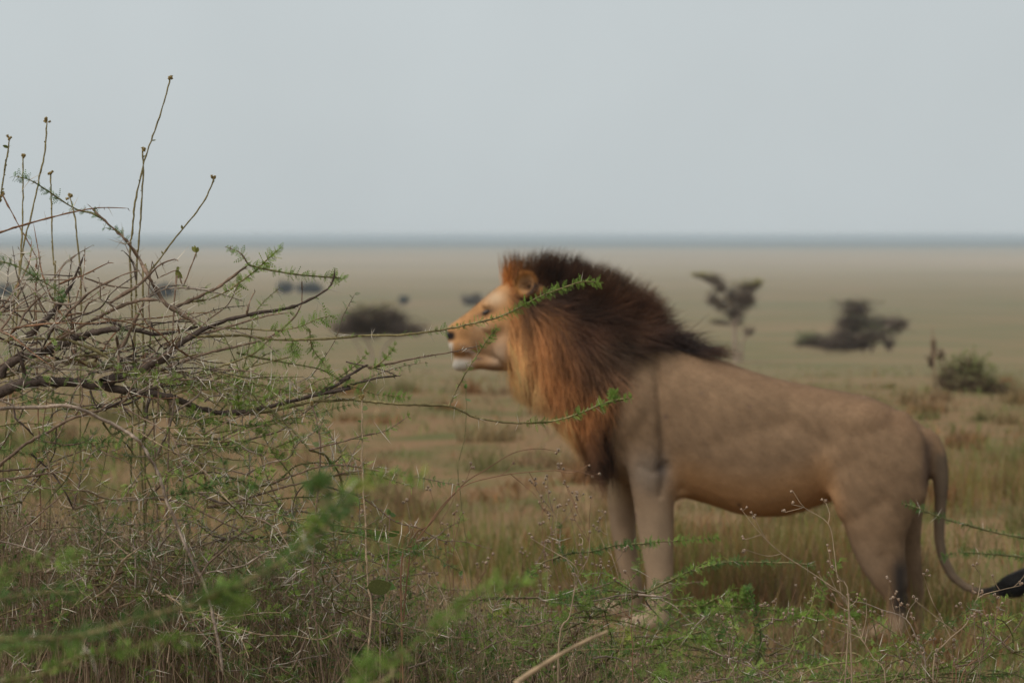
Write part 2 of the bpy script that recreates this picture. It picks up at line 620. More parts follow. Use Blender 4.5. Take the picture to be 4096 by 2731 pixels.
def build_lion():
    root = empty('lion', LION_BASE)
    tag(root, 'male lion with a dark brown mane standing side on in the grass', 'lion')
    mb = MB()

    def put(g):
        V, F4, F3 = g
        n0 = mb.n
        mb.add(V, F4)
        mb.F3.append(np.asarray(F3) + n0)

    # trunk
    tor = [(2500, 1290, 1935, .17), (2560, 1290, 1958, .205), (2640, 1335, 1975, .225), (2730, 1388, 1985, .235), (2850, 1428, 2018, .245), (2950, 1464, 2052, .245),
           (3040, 1495, 2066, .24), (3120, 1517, 2064, .23), (3200, 1534, 2046, .215), (3290, 1552, 2012, .20), (3380, 1567, 1990, .205), (3470, 1585, 1975, .21),
           (3560, 1626, 1970, .20), (3640, 1668, 1960, .175), (3700, 1712, 1935, .135), (3732, 1760, 1895, .08)]
    put(loft([ring(BP(u, a), BP(u, b), w, BN, 32, 2.25) for (u, a, b, w) in tor]))
    # neck
    nk = [((2090, 1112), (2020, 1440), .13), ((2200, 1092), (2095, 1550), .185), ((2330, 1125), (2200, 1640), .22), ((2450, 1175), (2290, 1735), .235), ((2580, 1262), (2395, 1840), .235),
          ((2690, 1375), (2505, 1930), .225)]
    put(loft([ring(BP(*a), BP(*b), w, BN, 28, 2.2) for (a, b, w) in nk]))
    # forelegs
    fl = [(2628, 1400, 0, 40, .03, .12), (2618, 1480, 0, 85, .055, .15), (2608, 1580, 0, 104, .08, .165), (2598, 1710, 0, 110, .09, .17), (2600, 1830, 0, 104, .09, .165), (2606, 1935, 0, 92, .08, .155), (2616, 2030, 0, 83, .07, .15),
          (2625, 2140, 0, 73, .062, .145), (2633, 2230, 0, 65, .056, .145), (2640, 2310, 0, 57, .052, .145), (2640, None, .17, 55, .052, .145), (2636, None, .10, 58, .056, .145), (2632, None, .045, 58, .06, .145)]
    put(limb(fl, .15))
    ff = [(2560, 1700, 0, 90, .08), (2530, 1850, 0, 90, .08), (2490, 1990, 0, 68, .065), (2492, 2110, 0, 54, .056), (2507, 2230, 0, 47, .05), (2526, 2320, 0, 44, .048), (2528, None, .12, 46, .05), (2520, None, .045, 52, .055)]
    put(limb(ff, -.15))
    # hind legs
    hl = [(3570, 1640, 0, 60, .04, .09), (3560, 1730, 0, 130, .075, .11), (3540, 1840, 0, 172, .10, .12), (3515, 1930, 0, 195, .11, .125), (3497, 2000, 0, 182, .106, .13), (3504, 2056, 0, 152, .102, .135), (3509, 2110, 0, 128, .096, .14), (3515, 2180, 0, 106, .088, .14),
          (3536, 2256, 0, 88, .076, .14), (3560, 2315, 0, 73, .064, .14), (3581, 2362, 0, 59, .055, .14), (3594, 2405, 0, 50, .048, .14), (3594, None, .21, 43, .042, .14), (3586, None, .13, 41, .040, .14), (3580, None, .05, 48, .048, .14)]
    put(limb(hl, .14))
    hf = [(3600, 1850, 0, 120, .09), (3590, 1960, 0, 120, .1), (3600, 2070, 0, 92, .09), (3612, 2170, 0, 74, .075), (3632, 2270, 0, 58, .06), (3655, 2350, 0, 46, .05), (3664, 2400, 0, 42, .045), (3660, None, .18, 38, .042), (3652, None, .05, 44, .048)]
    put(limb(hf, -.13))

    # paws: pad, four toes each
    def paw(u, off, L=.15, W=.062):
        v = 2450.0
        for _ in range(12):
            v -= (0.0 - BP(u, v, off)[2]) * 930
        c = BP(u, v, off)
        put(ellipsoid(c - BX * .035 + np.array([0, 0, .042]), BX * L * .62, BN * W, np.array([0, 0, .046])))
        for k, (dx, dy) in enumerate(((-.105, -.045), (-.125, -.016), (-.125, .016), (-.105, .045))):
            put(ellipsoid(c + BX * dx + BN * dy + np.array([0, 0, .03]), BX * .038, BN * .021, np.array([0, 0, .03]), 12, 8))
    paw(2625, .145)
    paw(2512, -.15)
    paw(3580, .14)
    paw(3646, -.13)
    # muscle masses: elbow, ribs, hip, stifle, chest
    put(ellipsoid(BP(2672, 1905, .16), BX * .055, BN * .05, np.array([0, 0, .09])))
    put(ellipsoid(BP(2560, 1640, .15), BX * .12, BN * .12, np.array([0, 0, .2])))
    put(ellipsoid(BP(3450, 1690, .08), BX * .16, BN * .13, np.array([0, 0, .1])))
    put(ellipsoid(BP(2450, 1770, 0), BX * .10, BN * .15, np.array([0.05, 0, .17])))
    put(ellipsoid(BP(2700, 1965, .08), BX * .09, BN * .09, np.array([0, 0, .03])))
    # head
    hd = [(1789, 1318, 1350, .02), (1796, 1303, 1392, .036), (1812, 1291, 1422, .048), (1838, 1273, 1432, .058), (1870, 1250, 1424, .061), (1900, 1225, 1426, .062), (1930, 1198, 1428, .070),
          (1958, 1174, 1440, .088), (1990, 1148, 1455, .103), (2030, 1124, 1470, .118), (2080, 1106, 1475, .124), (2140, 1112, 1460, .118), (2190, 1150, 1430, .10)]
    put(loft([ring(HP(u, a), HP(u, b), w, HN, 28, 2.3) for (u, a, b, w) in hd]))
    hx = np.array([math.cos(HXD), -math.sin(HXD), 0])
    jaw = [(1817, 1436, 0, 34, .03), (1832, 1440, 0, 46, .043), (1862, 1443, 0, 44, .050), (1920, 1444, 0, 33, .057), (1980, 1452, 0, 32, .07), (2060, 1440, 0, 45, .085)]
    put(limb(jaw, 0, HP, HN))
    for s in (1, -1):
        put(ellipsoid(HP(1848, 1385, .038 * s), hx * .058, HN * .032, np.array([0, 0, .038])))        # whisker pad
        put(ellipsoid(HP(1958, 1222, .058 * s), hx * .034, HN * .026, np.array([-0.008, 0, .016])))   # brow
        put(ellipsoid(HP(1990, 1300, .075 * s), hx * .07, HN * .04, np.array([0, 0, .045])))          # cheek bone
        put(ellipsoid(HP(1930, 1290, .035 * s), hx * .05, HN * .035, np.array([0.0, 0, .05])))
        put(ellipsoid(HP(2050, 1390, .08 * s), hx * .08, HN * .05, np.array([0, 0, .08])))
        # ear: a thick cup opening forwards and outwards
        ec = HP(2106, 1136, .150)
        if s < 0:
            ec = ec - 2 * ((ec - HO) @ HN) * HN
        f = norm(-hx * .48 + HN * s * .86 + np.array([0, 0, .12]))
        up = norm(np.array([0, 0, 1.0]) - f * f[2])
        sd_ = np.cross(f, up)
        rr = []
        for (q, dep) in ((.010, -.012), (.026, -.006), (.038, .006), (.045, .020), (.052, .022), (.053, .008), (.046, -.014), (.034, -.036), (.02, -.055)):
            t = np.arange(20) * 2 * math.pi / 20
            rr.append(ec + f * dep + (np.cos(t) * q)[:, None] * sd_ + (np.sin(t) * q * 1.0)[:, None] * up)
        put(loft(rr))
    # tail
    tl = [(3690, 1735, 0, 38, .045), (3728, 1765, 0, 38, .043), (3752, 1820, 0, 37, .038), (3764, 1912, 0, 33, .034), (3763, 2000, 0, 27, .029), (3758, 2090, 0, 25, .026), (3757, 2160, 0, 24, .025), (3772, 2233, 0, 23, .024),
          (3806, 2300, 0, 22, .023), (3858, 2345, 0, 20, .021), (3910, 2364, 0, 18, .02), (3960, 2362, 0, 17, .019), (4010, 2345, 0, 16, .017), (4070, 2325, 0, 14, .014), (4110, 2315, 0, 6, .008)]
    put(limb(tl, .02))

    src = mb.build('lion_source', None)
    rm = src.modifiers.new('remesh', 'REMESH')
    rm.mode = 'VOXEL'
    rm.voxel_size = 0.0075
    rm.use_smooth_shade = True
    s1 = src.modifiers.new('smooth', 'SMOOTH')
    s1.factor = 0.5
    s1.iterations = 5
    dg = bpy.context.evaluated_depsgraph_get()
    me = bpy.data.meshes.new_from_object(src.evaluated_get(dg))
    old = src.data
    bpy.data.objects.remove(src)
    bpy.data.meshes.remove(old)
    nv = len(me.vertices)
    V = np.empty(nv * 3, np.float32)
    me.vertices.foreach_get('co', V)
    V = V.reshape(-1, 3).astype(float)
    Nn = np.empty(nv * 3, np.float32)
    me.vertices.foreach_get('normal', Nn)
    Nn = Nn.reshape(-1, 3).astype(float)

    # extra relaxing of the trunk and limbs (less on the head and paws)
    ed = np.empty(len(me.edges) * 2, np.int32)
    me.edges.foreach_get('vertices', ed)
    ed = ed.reshape(-1, 2)
    deg = np.bincount(ed.ravel(), minlength=nv).astype(float)[:, None]
    u, v = mid_uv(V)
    wsm = sm(u, 2080, 2250)[:, None] * sm(V[:, 2], .06, .2)[:, None] * .6
    for _ in range(18):
        acc = np.stack([np.bincount(ed[:, 0], V[ed[:, 1], k], nv) + np.bincount(ed[:, 1], V[ed[:, 0], k], nv) for k in range(3)], 1) / deg
        V = V + (acc - V) * wsm
    me.vertices.foreach_set('co', V.astype(np.float32).ravel())
    me.update()
    me.vertices.foreach_get('normal', Nn_ := np.empty(nv * 3, np.float32))
    Nn = Nn_.reshape(-1, 3).astype(float)

    # carve the folds of the coat and swell the big muscles (the same on both sides)
    def carve(pl, depth, sig):
        pl = np.array(pl, float)
        best = np.full(nv, 1e9)
        for a, b_ in zip(pl[:-1], pl[1:]):
            ab = b_ - a
            t_ = np.clip(((u - a[0]) * ab[0] + (v - a[1]) * ab[1]) / (ab @ ab), 0, 1)
            best = np.minimum(best, np.hypot(u - a[0] - t_ * ab[0], v - a[1] - t_ * ab[1]))
        return -depth * np.exp(-(best / sig) ** 2)

    u, v = mid_uv(V)
    lat = np.clip((np.abs((V - BO) @ BN) - .03) / .08, 0, 1)
    dsp = carve([(2655, 1425), (2682, 1520), (2697, 1640), (2706, 1760), (2700, 1850)], .016, 18)
    dsp += carve([(2710, 1840), (2690, 1960)], .009, 15) + carve([(2620, 1840), (2660, 1870), (2700, 1860)], .004, 16)
    dsp += carve([(2750, 1800), (2900, 1755), (3050, 1715), (3180, 1670)], .0028, 30)
    dsp += carve([(3120, 1680), (3250, 1700), (3330, 1760)], .011, 42)
    dsp += carve([(3345, 1700), (3318, 1800), (3300, 1900), (3315, 2000)], .011, 50)
    dsp += carve([(3395, 2075), (3480, 2045), (3560, 1985)], .006, 30)
    dsp += carve([(2880, 1850), (3050, 1838), (3200, 1850)], .0015, 26)
    dsp += carve([(3560, 2200), (3590, 2330)], .004, 20)
    dsp += carve([(2545, 1800), (2560, 1900), (2575, 2000)], .004, 22)
    dsp += .015 * np.exp(-((u - 2600) / 60) ** 2 - ((v - 1600) / 140) ** 2) + .018 * np.exp(-((u - 3530) / 110) ** 2 - ((v - 1800) / 110) ** 2)
    dsp += .004 * vnoise(V, 4.5, 77, 2) * sm(u, 2700, 2800)
    V = V + Nn * (dsp * lat * (v < 2400))[:, None]
    me.vertices.foreach_set('co', V.astype(np.float32).ravel())
    me.update()
    me.vertices.foreach_get('normal', Nn_)
    Nn = Nn_.reshape(-1, 3).astype(float)

    # coat colour from the place on the body (mid-plane coordinates, the same on both flanks)
    u, v = mid_uv(V)
    hu, hv = mid_uv(V, HO, HN)
    x_lat = (V - BO) @ BN
    z = V[:, 2]
    body = np.array([0.215, 0.136, 0.080])
    C = np.tile(body, (nv, 1))

    def blend(C, col, f):
        f = np.clip(f, 0, 1)[:, None]
        return C * (1 - f) + np.asarray(col) * f
    n1 = vnoise(V, 9, 21)
    n2 = vnoise(V, 34, 22)
    n3 = vnoise(V, 85, 23)
    C *= (1 + 0.09 * n1 + 0.08 * n2 + 0.055 * n3)[:, None]
    # slightly darker along the spine
    back = np.interp(u, [2500, 2730, 2950, 3200, 3470, 3700], [1290, 1388, 1464, 1534, 1585, 1712])
    C = blend(C, (0.22, 0.13, 0.075), sm(v - back, 90, 5) * 0.55 * sm(u, 2600, 2800))
    # lighter belly coat, with warm bounce light put into its orange colour
    bel = np.interp(u, [2683, 2797, 2874, 2950, 3027, 3103, 3180, 3256, 3330], [1977, 1996, 2031, 2054, 2065, 2065, 2050, 2023, 1990])
    fb = sm(v - bel, -240, -60) * sm(u, 2690, 2760) * sm(u, 3400, 3300)
    C = blend(C, (0.44, 0.235, 0.105), fb * 0.85)
    # flank fold and inside of the thigh
    C = blend(C, (0.50, 0.28, 0.14), np.exp(-((u - 3345) / 55) ** 2 - ((v - 2015) / 90) ** 2) * 0.9)
    # paler legs
    fl_ = sm(v, 1880, 2080) * sm(u, 2790, 2710)
    C = blend(C, (0.32, 0.225, 0.148), fl_ * 0.9)
    C = blend(C, (0.38, 0.28, 0.195), sm(z, .16, .05) * 0.8)
    C = blend(C, (0.26, 0.18, 0.118), sm(v, 2060, 2300) * sm(u, 3620, 3480) * sm(u, 3200, 3300) * 0.8)
    # grey scuffed elbow, dark callus
    C = blend(C, (0.27, 0.215, 0.17), np.exp(-((u - 2640) / 90) ** 2 - ((v - 1870) / 80) ** 2) * 0.7)
    C = blend(C, (0.12, 0.09, 0.075), np.exp(-((u - 2690) / 28) ** 2 - ((v - 1850) / 45) ** 2) * 0.7 * (1 + n2 * .4))
    # dark backs of the hocks
    C = blend(C, (0.035, 0.03, 0.028), np.exp(-((u - 3625) / 36) ** 2) * sm(v, 2170, 2260) * sm(v, 2460, 2400) * 0.95 * (x_lat > 0))
    # tail darker and greyer
    ft = sm(u, 3735, 3760) * sm(v, 1790, 1830)
    C = blend(C, (0.14, 0.10, 0.068), ft)
    C = blend(C, (0.02, 0.018, 0.018), sm(u, 3880, 3960) * sm(v, 2200, 2260))
    C = blend(C, (0.11, 0.07, 0.05), np.exp(-((u - 3722) / 16) ** 2) * sm(v, 1720, 1780) * sm(v, 1960, 1900) * .8)
    # pale chest and throat
    C = blend(C, (0.50, 0.36, 0.22), sm(u - np.interp(v, [1500, 1700, 2000], [2060, 2215, 2415]), 110, 20) * sm(v, 1560, 1700) * sm(v, 2060, 1960) * .8)
    # spots of dust, old scars
    for (su, sv, sr, sc) in ((2985, 2003, 9, (.10, .06, .045)), (2580, 2040, 9, (.16, .09, .07)), (2712, 1652, 10, (.13, .085, .06)), (2850, 1560, 7, (.17, .11, .075)), (3035, 1612, 7, (.16, .1, .07))):
        C = blend(C, sc, np.exp(-((u - su) / sr) ** 2 - ((v - sv) / sr) ** 2))
    # head
    onh = sm(hu, 2060, 2015) * sm(hv, 1560, 1500) * sm(hv, 1110, 1150)
    hc = np.tile(np.array([0.42, 0.215, 0.09]), (nv, 1)) * (1 + 0.08 * n1 + 0.06 * n2)[:, None]
    hc = blend(hc, (0.36, 0.22, 0.125), sm(hv, 1270, 1330) * sm(hu, 1850, 1900) * 0.55)                     # cheek greyer
    hc = blend(hc, (0.50, 0.40, 0.31), np.exp(-((hu - 1990) / 40) ** 2 - ((hv - 1420) / 60) ** 2) * .4)      # pale jowl
    hc = blend(hc, (0.56, 0.40, 0.26), np.exp(-((hu - 1975) / 40) ** 2 - ((hv - 1190) / 30) ** 2) * .8)      # pale over the eye
    hc = blend(hc, (0.58, 0.42, 0.28), np.exp(-((hu - 1925) / 26) ** 2 - ((hv - 1300) / 16) ** 2) * .6)
    hc = blend(hc, (0.50, 0.43, 0.35), sm(hu, 1818, 1802) * sm(hv, 1362, 1374) * sm(hv, 1440, 1425))      # white lip
    hc = blend(hc, (0.56, 0.51, 0.44), sm(hv, 1418, 1450) * sm(hu, 1910, 1845))                               # white chin
    hc = blend(hc, (0.24, 0.13, 0.07), np.exp(-((hu - 1866) / 24) ** 2 - ((hv - 1408) / 12) ** 2) * .5)
    hc = blend(hc, (0.22, 0.125, 0.075), np.exp(-((hu - 1885) / 22) ** 2 - ((hv - 1426) / 6) ** 2) * .5)      # lip edge
    hc = blend(hc, (0.06, 0.035, 0.03), np.exp(-((hu - 1912) / 24) ** 2 - ((hv - 1432) / 7) ** 2) * .75)      # mouth corner
    hc = blend(hc, (0.2, 0.13, 0.09), np.exp(-((hu - 1975) / 45) ** 2 - ((hv - 1482) / 20) ** 2) * .6)
    for (a, b_) in ((1832, 1372), (1848, 1380), (1864, 1388), (1838, 1392), (1856, 1400)):
        hc = blend(hc, (0.2, .11, .06), np.exp(-((hu - a) / 5) ** 2 - ((hv - b_) / 4) ** 2) * .8)
    # dark tear line and eye rim along the closed lids
    t_ = (hu - 1945) * 0.94 + (hv - 1246) * -0.34
    s_ = (hu - 1945) * 0.34 + (hv - 1246) * 0.94
    hc = blend(hc, (0.09, 0.055, 0.04), np.exp(-(t_ / 34) ** 2 - (s_ / 9) ** 2) * 1.0)
    hc = blend(hc, (0.22, 0.12, 0.07), np.exp(-((hu - 1915) / 22) ** 2 - ((hv - 1262) / 9) ** 2) * .55)
    # nose leather
    fn = np.clip(1.25 * np.exp(-((hu - 1796) / 22) ** 4 - ((hv - 1341) / 17) ** 4), 0, 1)
    hc = blend(hc, (0.018, 0.014, 0.014), fn)
    C = C * (1 - onh[:, None]) + hc * onh[:, None]
    # ear
    de = np.hypot(hu - 2110, hv - 1137)
    earz = np.maximum(np.abs((V - HO) @ HN) - .07, 0)
    fe = sm(de, 60, 52) * sm(earz, .035, .055)
    ec = np.where((de < 44)[:, None], np.array([.34, .18, .08]), np.array([.42, .19, .06]))
    C = C * (1 - fe[:, None]) + ec * fe[:, None]
    C = blend(C, (.05, .03, .02), fe * sm((Nn @ norm(-np.array([math.cos(HXD), -math.sin(HXD), 0]) * .62 + np.array([0, 0, .1]))) + np.abs(Nn @ HN) * .76 * np.sign((V - HO) @ HN) * np.sign(Nn @ HN), .05, -.15))
    C = blend(C, (.06, .035, .025), np.exp(-((hu - 2120) / 18) ** 2 - ((hv - 1158) / 18) ** 2) * fe * .9)
    # dark skin under the mane
    mane_f = sm(u - np.interp(v, [1100, 1150, 1200, 1300], [1960, 1985, 1992, 2005]), 0, 40) * sm(u - np.interp(v, [1000, 1340, 1364, 1395, 1425, 1525, 1760, 1950], [2720, 2720, 2690, 2600, 2520, 2505, 2480, 2500]), 15, -40) * sm(v, 1880, 1780)
    mane_f = np.maximum(mane_f, sm(np.abs(x_lat), .085, .05) * sm(u, 2600, 2660) * sm(u, 2800, 2770) * sm(v, 1450, 1425))
    mane_f *= sm(v - np.interp(u, [1990, 2046, 2171, 2195, 2300, 2400], [1480, 1560, 1590, 1620, 1740, 1850]), 0, -40)
    MC = mane_colour(u, v)
    fm = mane_f * (1 - fe) * (1 - onh)
    C = C * (1 - fm[:, None]) + MC * 0.85 * fm[:, None]
    C = np.clip(C, 0.01, 0.9)

    me.vertices.foreach_set('co', (V - LION_BASE).astype(np.float32).ravel())
    for a in list(me.color_attributes):
        me.color_attributes.remove(a)
    at = me.color_attributes.new('Col', 'FLOAT_COLOR', 'POINT')
    cc = np.ones((nv, 4), np.float32)
    cc[:, :3] = C
    at.data.foreach_set('color', cc.ravel())
    me.materials.clear()
    me.materials.append(M_FUR)
    me.name = 'body'
    body_o = link(bpy.data.objects.new('body', me), root)

    # surface samples for hair
    me.calc_loop_triangles()
    tri = np.empty(len(me.loop_triangles) * 3, np.int32)
    me.loop_triangles.foreach_get('vertices', tri)
    tri = tri.reshape(-1, 3)
    area = np.linalg.norm(np.cross(V[tri[:, 1]] - V[tri[:, 0]], V[tri[:, 2]] - V[tri[:, 0]]), axis=1)

    def sample(n, w):
        pr = area * w[tri].mean(1)
        k = rng.choice(len(tri), n, p=pr / pr.sum())
        a, b_ = rng.random(n), rng.random(n)
        fl = a + b_ > 1
        a[fl], b_[fl] = 1 - a[fl], 1 - b_[fl]
        w3 = np.stack([1 - a - b_, a, b_], -1)[:, :, None]
        return (V[tri[k]] * w3).sum(1), norm((Nn[tri[k]] * w3).sum(1)), (C[tri[k]] * w3).sum(1)

    # ---------------- mane
    A = np.array([  # u, v, du, dv, length, lift
        (1985, 1130, -.1, -1, .10, .5), (2010, 1100, -.05, -1, .125, .5), (2040, 1095, .05, -1, .12, .4), (2090, 1100, .1, -1, .115, .4), (2200, 1090, .18, -1, .105, .4), (2330, 1120, .3, -1, .11, .4), (2450, 1180, .45, -.9, .115, .4), (2580, 1260, .75, -.65, .12, .4),
        (2680, 1350, .95, -.25, .17, .3), (2740, 1395, 1, .12, .21, .22), (2700, 1385, 1, .1, .2, .25), (2030, 1190, .25, .9, .15, .35), (2035, 1300, .12, 1, .21, .3), (2040, 1420, .1, 1, .16, .3), (2100, 1230, .5, .8, .2, .4), (2160, 1180, .9, .1, .13, .5),
        (2180, 1300, .35, 1, .22, .35), (2180, 1450, .2, 1, .17, .3), (2250, 1200, .6, .1, .15, .6), (2300, 1350, .5, .8, .22, .4), (2300, 1500, .3, 1, .19, .3), (2420, 1300, .7, .2, .17, .5), (2420, 1450, .5, .8, .2, .4),
        (2420, 1620, .25, 1, .17, .3), (2350, 1700, .3, 1, .11, .3), (2450, 1780, .12, 1, .2, .2), (2540, 1350, .8, .1, .15, .45), (2620, 1350, .9, 0, .14, .35), (2230, 1620, .35, 1, .10, .3), (2100, 1540, .15, 1, .09, .3)], float)

    def field(u_, v_):
        d2 = (u_[:, None] - A[:, 0]) ** 2 + (v_[:, None] - A[:, 1]) ** 2 + 900
        w = 1 / d2 ** 1.6
        w /= w.sum(1, keepdims=True)
        return w @ A[:, 2:]
    wm = mane_f * (1 - fe * 0.95) * (1 - onh) * sm(z, .25, .5)
    wm = wm * (1 - 0.97 * np.exp(-((hu - 2100) / 52) ** 4 - ((hv - 1142) / 54) ** 4) * sm(np.abs((V - HO) @ HN), .05, .08))
    n = 27000
    Pm, Nm, _ = sample(n, wm)
    um, vm = mid_uv(Pm)
    fd = field(um, vm)
    dirs = norm(BX * fd[:, :1] - np.array([0, 0, 1.0]) * fd[:, 1:2] + Nm * 0.0)
    # clumps: strands share the direction and colour shift of a coarse cell
    cell = vnoise(np.stack([um, vm, Pm @ BN * 900], -1), 0.035, 31, 2)
    cell2 = vnoise(np.stack([um, vm, Pm @ BN * 900], -1), 0.03, 32, 2)
    dirs = norm(dirs + BX * (cell * .22)[:, None] + BN * (cell2 * .2)[:, None] + rng.normal(0, 1, (n, 3)) * np.where((um > 2230) & (vm < 1550), .30, .12)[:, None])
    L = fd[:, 2] * rng.uniform(.55, 1.15, n) * (1 + .2 * cell)
    lift = fd[:, 3] * rng.uniform(.6, 1.3, n)
    K = 5
    t = np.linspace(0, 1, K)
    d0 = norm(dirs - Nm * ((dirs * Nm).sum(1) * (1 - 0.0))[:, None] * (fd[:, 1:2] > -.2) + Nm * (lift + .22)[:, None])
    pts = [Pm - Nm * .006]
    d = d0.copy()
    for k in range(1, K):
        pts.append(pts[-1] + d * (L / (K - 1))[:, None])
        g = np.where(fd[:, 1] < -.3, .0, .16)[:, None]
        d = norm(d + (dirs - d) * .25 - np.array([0, 0, 1.0]) * g * .6 + rng.normal(0, .09, (n, 3)))
    pts = np.stack(pts, 1)
    R = (rng.uniform(.0010, .0018, n)[:, None] * (1 - .9 * t[None] ** 1.3))
    Vs, Fs = strands(pts, R)
    up_, vp_ = mid_uv(pts.reshape(-1, 3))
    sh = rng.normal(0, 22, (n, 2))
    mp = mane_colour(up_ + np.repeat(sh[:, 0], K), vp_ + np.repeat(sh[:, 1], K)).reshape(n, K, 3)
    mr_ = mane_colour(um, vm)[:, None, :]
    mp = mp * .8 + mr_ * .2
    mp = mp * ((1 + .5 * cell + .25 * cell2).clip(.3, 1.8) * rng.uniform(.65, 1.35, n))[:, None, None]
    # tips of the crest are darker, tips of the ruff lighter
    tipf = np.where(vm < 1130, -.5, np.where(vm < 1200, -.2, .12))
    cs = mp * (1 + t[None, :, None] * tipf[:, None, None])
    # chest fringe ends dark
    dk = sm(vm, 1640, 1790) * sm(um, 2330, 2420)
    cs = cs * (1 - dk[:, None, None] * .35 * t[None, :, None])
    cs = np.clip(np.repeat(cs.reshape(-1, 3), 3, axis=0), .006, .8)
    mm = MB()
    mm.add(Vs, Fs, cs)
    mm.build('mane', M_HAIR, root, LION_BASE)

    # ---------------- short coat hair
    n = 100000
    wf = (1 - mane_f * .9) * sm(hu, 1825, 1845) * (1 - fe)
    Pf, Nf, Cf = sample(n, wf)
    uf, vf = mid_uv(Pf)
    flow = norm(BX * .85 - np.array([0, 0, 1.0]) * np.where(vf > 1950, 1.6, .35)[:, None] + rng.normal(0, .25, (n, 3)))
    leg = vf > 1980
    flow = norm(flow - Nf * (flow * Nf).sum(1)[:, None] + Nf * .14)
    Lf = rng.uniform(.006, .013, n) * np.where((vf > 2000) & (uf < 2750), .8, 1) * np.where((vf < 2060) & (vf > 1900) & (uf > 2700) & (uf < 3400), 1.5, 1)
    tip = Pf + flow * Lf[:, None]
    a1 = norm(np.cross(flow, Nf)) * .0012
    Vf = np.stack([Pf - a1, Pf + a1, tip], 1).reshape(-1, 3)
    Ff = np.arange(3 * n).reshape(n, 3)
    cf = np.repeat(np.clip(Cf * rng.uniform(.84, 1.2, n)[:, None], .01, .9), 3, axis=0)
    mf = MB()
    mf.add(Vf, Ff, cf)
    mf.build('short_coat', M_COAT, root, LION_BASE)

    # ---------------- ear hair
    n = 900
    hx = np.array([math.cos(HXD), -math.sin(HXD), 0])
    eh = []
    ehc = []
    for s in (1, -1):
        ec = HP(2106, 1136, .150)
        if s < 0:
            ec = ec - 2 * ((ec - HO) @ HN) * HN
        f = norm(-hx * .48 + HN * s * .86 + np.array([0, 0, .12]))
        up = norm(np.array([0, 0, 1.0]) - f * f[2])
        sd_ = np.cross(f, up)
        q = np.where(rng.random(n) < .6, rng.uniform(.042, .052, n), rng.uniform(.0, .042, n))
        a = rng.uniform(0, 6.28, n)
        rd = np.cos(a)[:, None] * sd_ + np.sin(a)[:, None] * up
        p0 = ec + rd * q[:, None] + f * np.where(q > .042, .018, -.006)[:, None]
        dr = norm(rd * np.where(q > .042, .9, -.1)[:, None] + f * .7 + hx * .5 + rng.normal(0, .3, (n, 3)))
        ln = rng.uniform(.006, .016, n)[:, None]
        eh.append(np.stack([p0, p0 + dr * ln * .5, p0 + dr * ln + hx * ln * .25], 1))
        base = np.where((q > .042)[:, None], np.array([.40, .18, .055]), np.array([.38, .21, .10]))
        low = ((rd @ hx) > .2) & (rd[:, 2] < .1) & (q < .05)
        ehc.append(np.where(low[:, None], np.array([.07, .04, .03]), base) * rng.uniform(.7, 1.3, n)[:, None])
    Ve, Fe = strands(np.concatenate(eh), np.tile([.0016, .0012, .0003], (2 * n, 1)))
    me_ = MB()
    me_.add(Ve, Fe, np.repeat(np.concatenate(ehc), 9, axis=0))
    tag(me_.build('ear_hair', M_HAIR, root, LION_BASE), kind='stuff')

    # ---------------- tail tuft
    n = 1500
    tc_ = np.array([BP(a, b_, .02) for (a, b_) in ((3930, 2366), (3975, 2358), (4020, 2342), (4070, 2322), (4110, 2310))])
    kk = rng.uniform(0, 3.99, n)
    i0 = kk.astype(int)
    p0 = tc_[i0] * (1 - (kk - i0))[:, None] + tc_[i0 + 1] * (kk - i0)[:, None]
    ax = norm(tc_[i0 + 1] - tc_[i0])
    rad = norm(np.cross(ax, rng.normal(size=(n, 3))))
    Lt = rng.uniform(.08, .15, n)
    tt = np.linspace(0, 1, 5)
    pt = p0[:, None] + rad[:, None] * ((.012 + .035 * np.sin(tt * 2.2))[None, :] * np.clip(.3 + kk * .5, 0, 1)[:, None])[:, :, None] + ax[:, None] * (Lt[:, None, None] * tt[None, :, None]) - np.array([0, 0, 1.0]) * (tt ** 2)[None, :, None] * .02
    Vt, Ft = strands(pt, .002 * (1 - .85 * tt)[None] * np.ones((n, 1)))
    mt = MB()
    mt.add(Vt, Ft, np.repeat(np.clip(np.array([.018, .016, .016]) * rng.uniform(.6, 1.6, n)[:, None], .006, 1), 15, axis=0))
    mt.build('tail_tuft', M_HAIR, root, LION_BASE)

    # ---------------- eyes behind nearly closed lids, nose, whiskers
    hx = np.array([math.cos(HXD), -math.sin(HXD), 0])
    for s in (1, -1):
        e = MB()
        c = HP(1944, 1245, .0)
        # find the skin beside the mid-plane at this place
        dd = (V - c) - ((V - c) @ HN)[:, None] * HN
        near = (np.linalg.norm(dd, axis=1) < .012) & (((V - HO) @ HN) * s > 0)
        dep = np.abs((V[near] - HO) @ HN).max() if near.any() else .07
        c = c + HN * s * (dep - .0045)
        ax = norm(hx * .94 + np.array([0, 0, .34]))
        g = ellipsoid(c, ax * .022, HN * .010, np.cross(ax, HN) * .008, 16, 10)
        e.add(g[0], g[1], (.02, .013, .01))
        e.F3.append(np.asarray(g[2]))
        e.build('eye', M_NOSE, root, LION_BASE)
    e = MB()
    g = ellipsoid(HP(1800, 1338), hx * .017, HN * .033, np.array([0, 0, .019]), 20, 12)
    e.add(g[0], g[1], (.016, .012, .012))
    e.F3.append(np.asarray(g[2]))
    e.build('nose', M_NOSE, root, LION_BASE)
    w = []
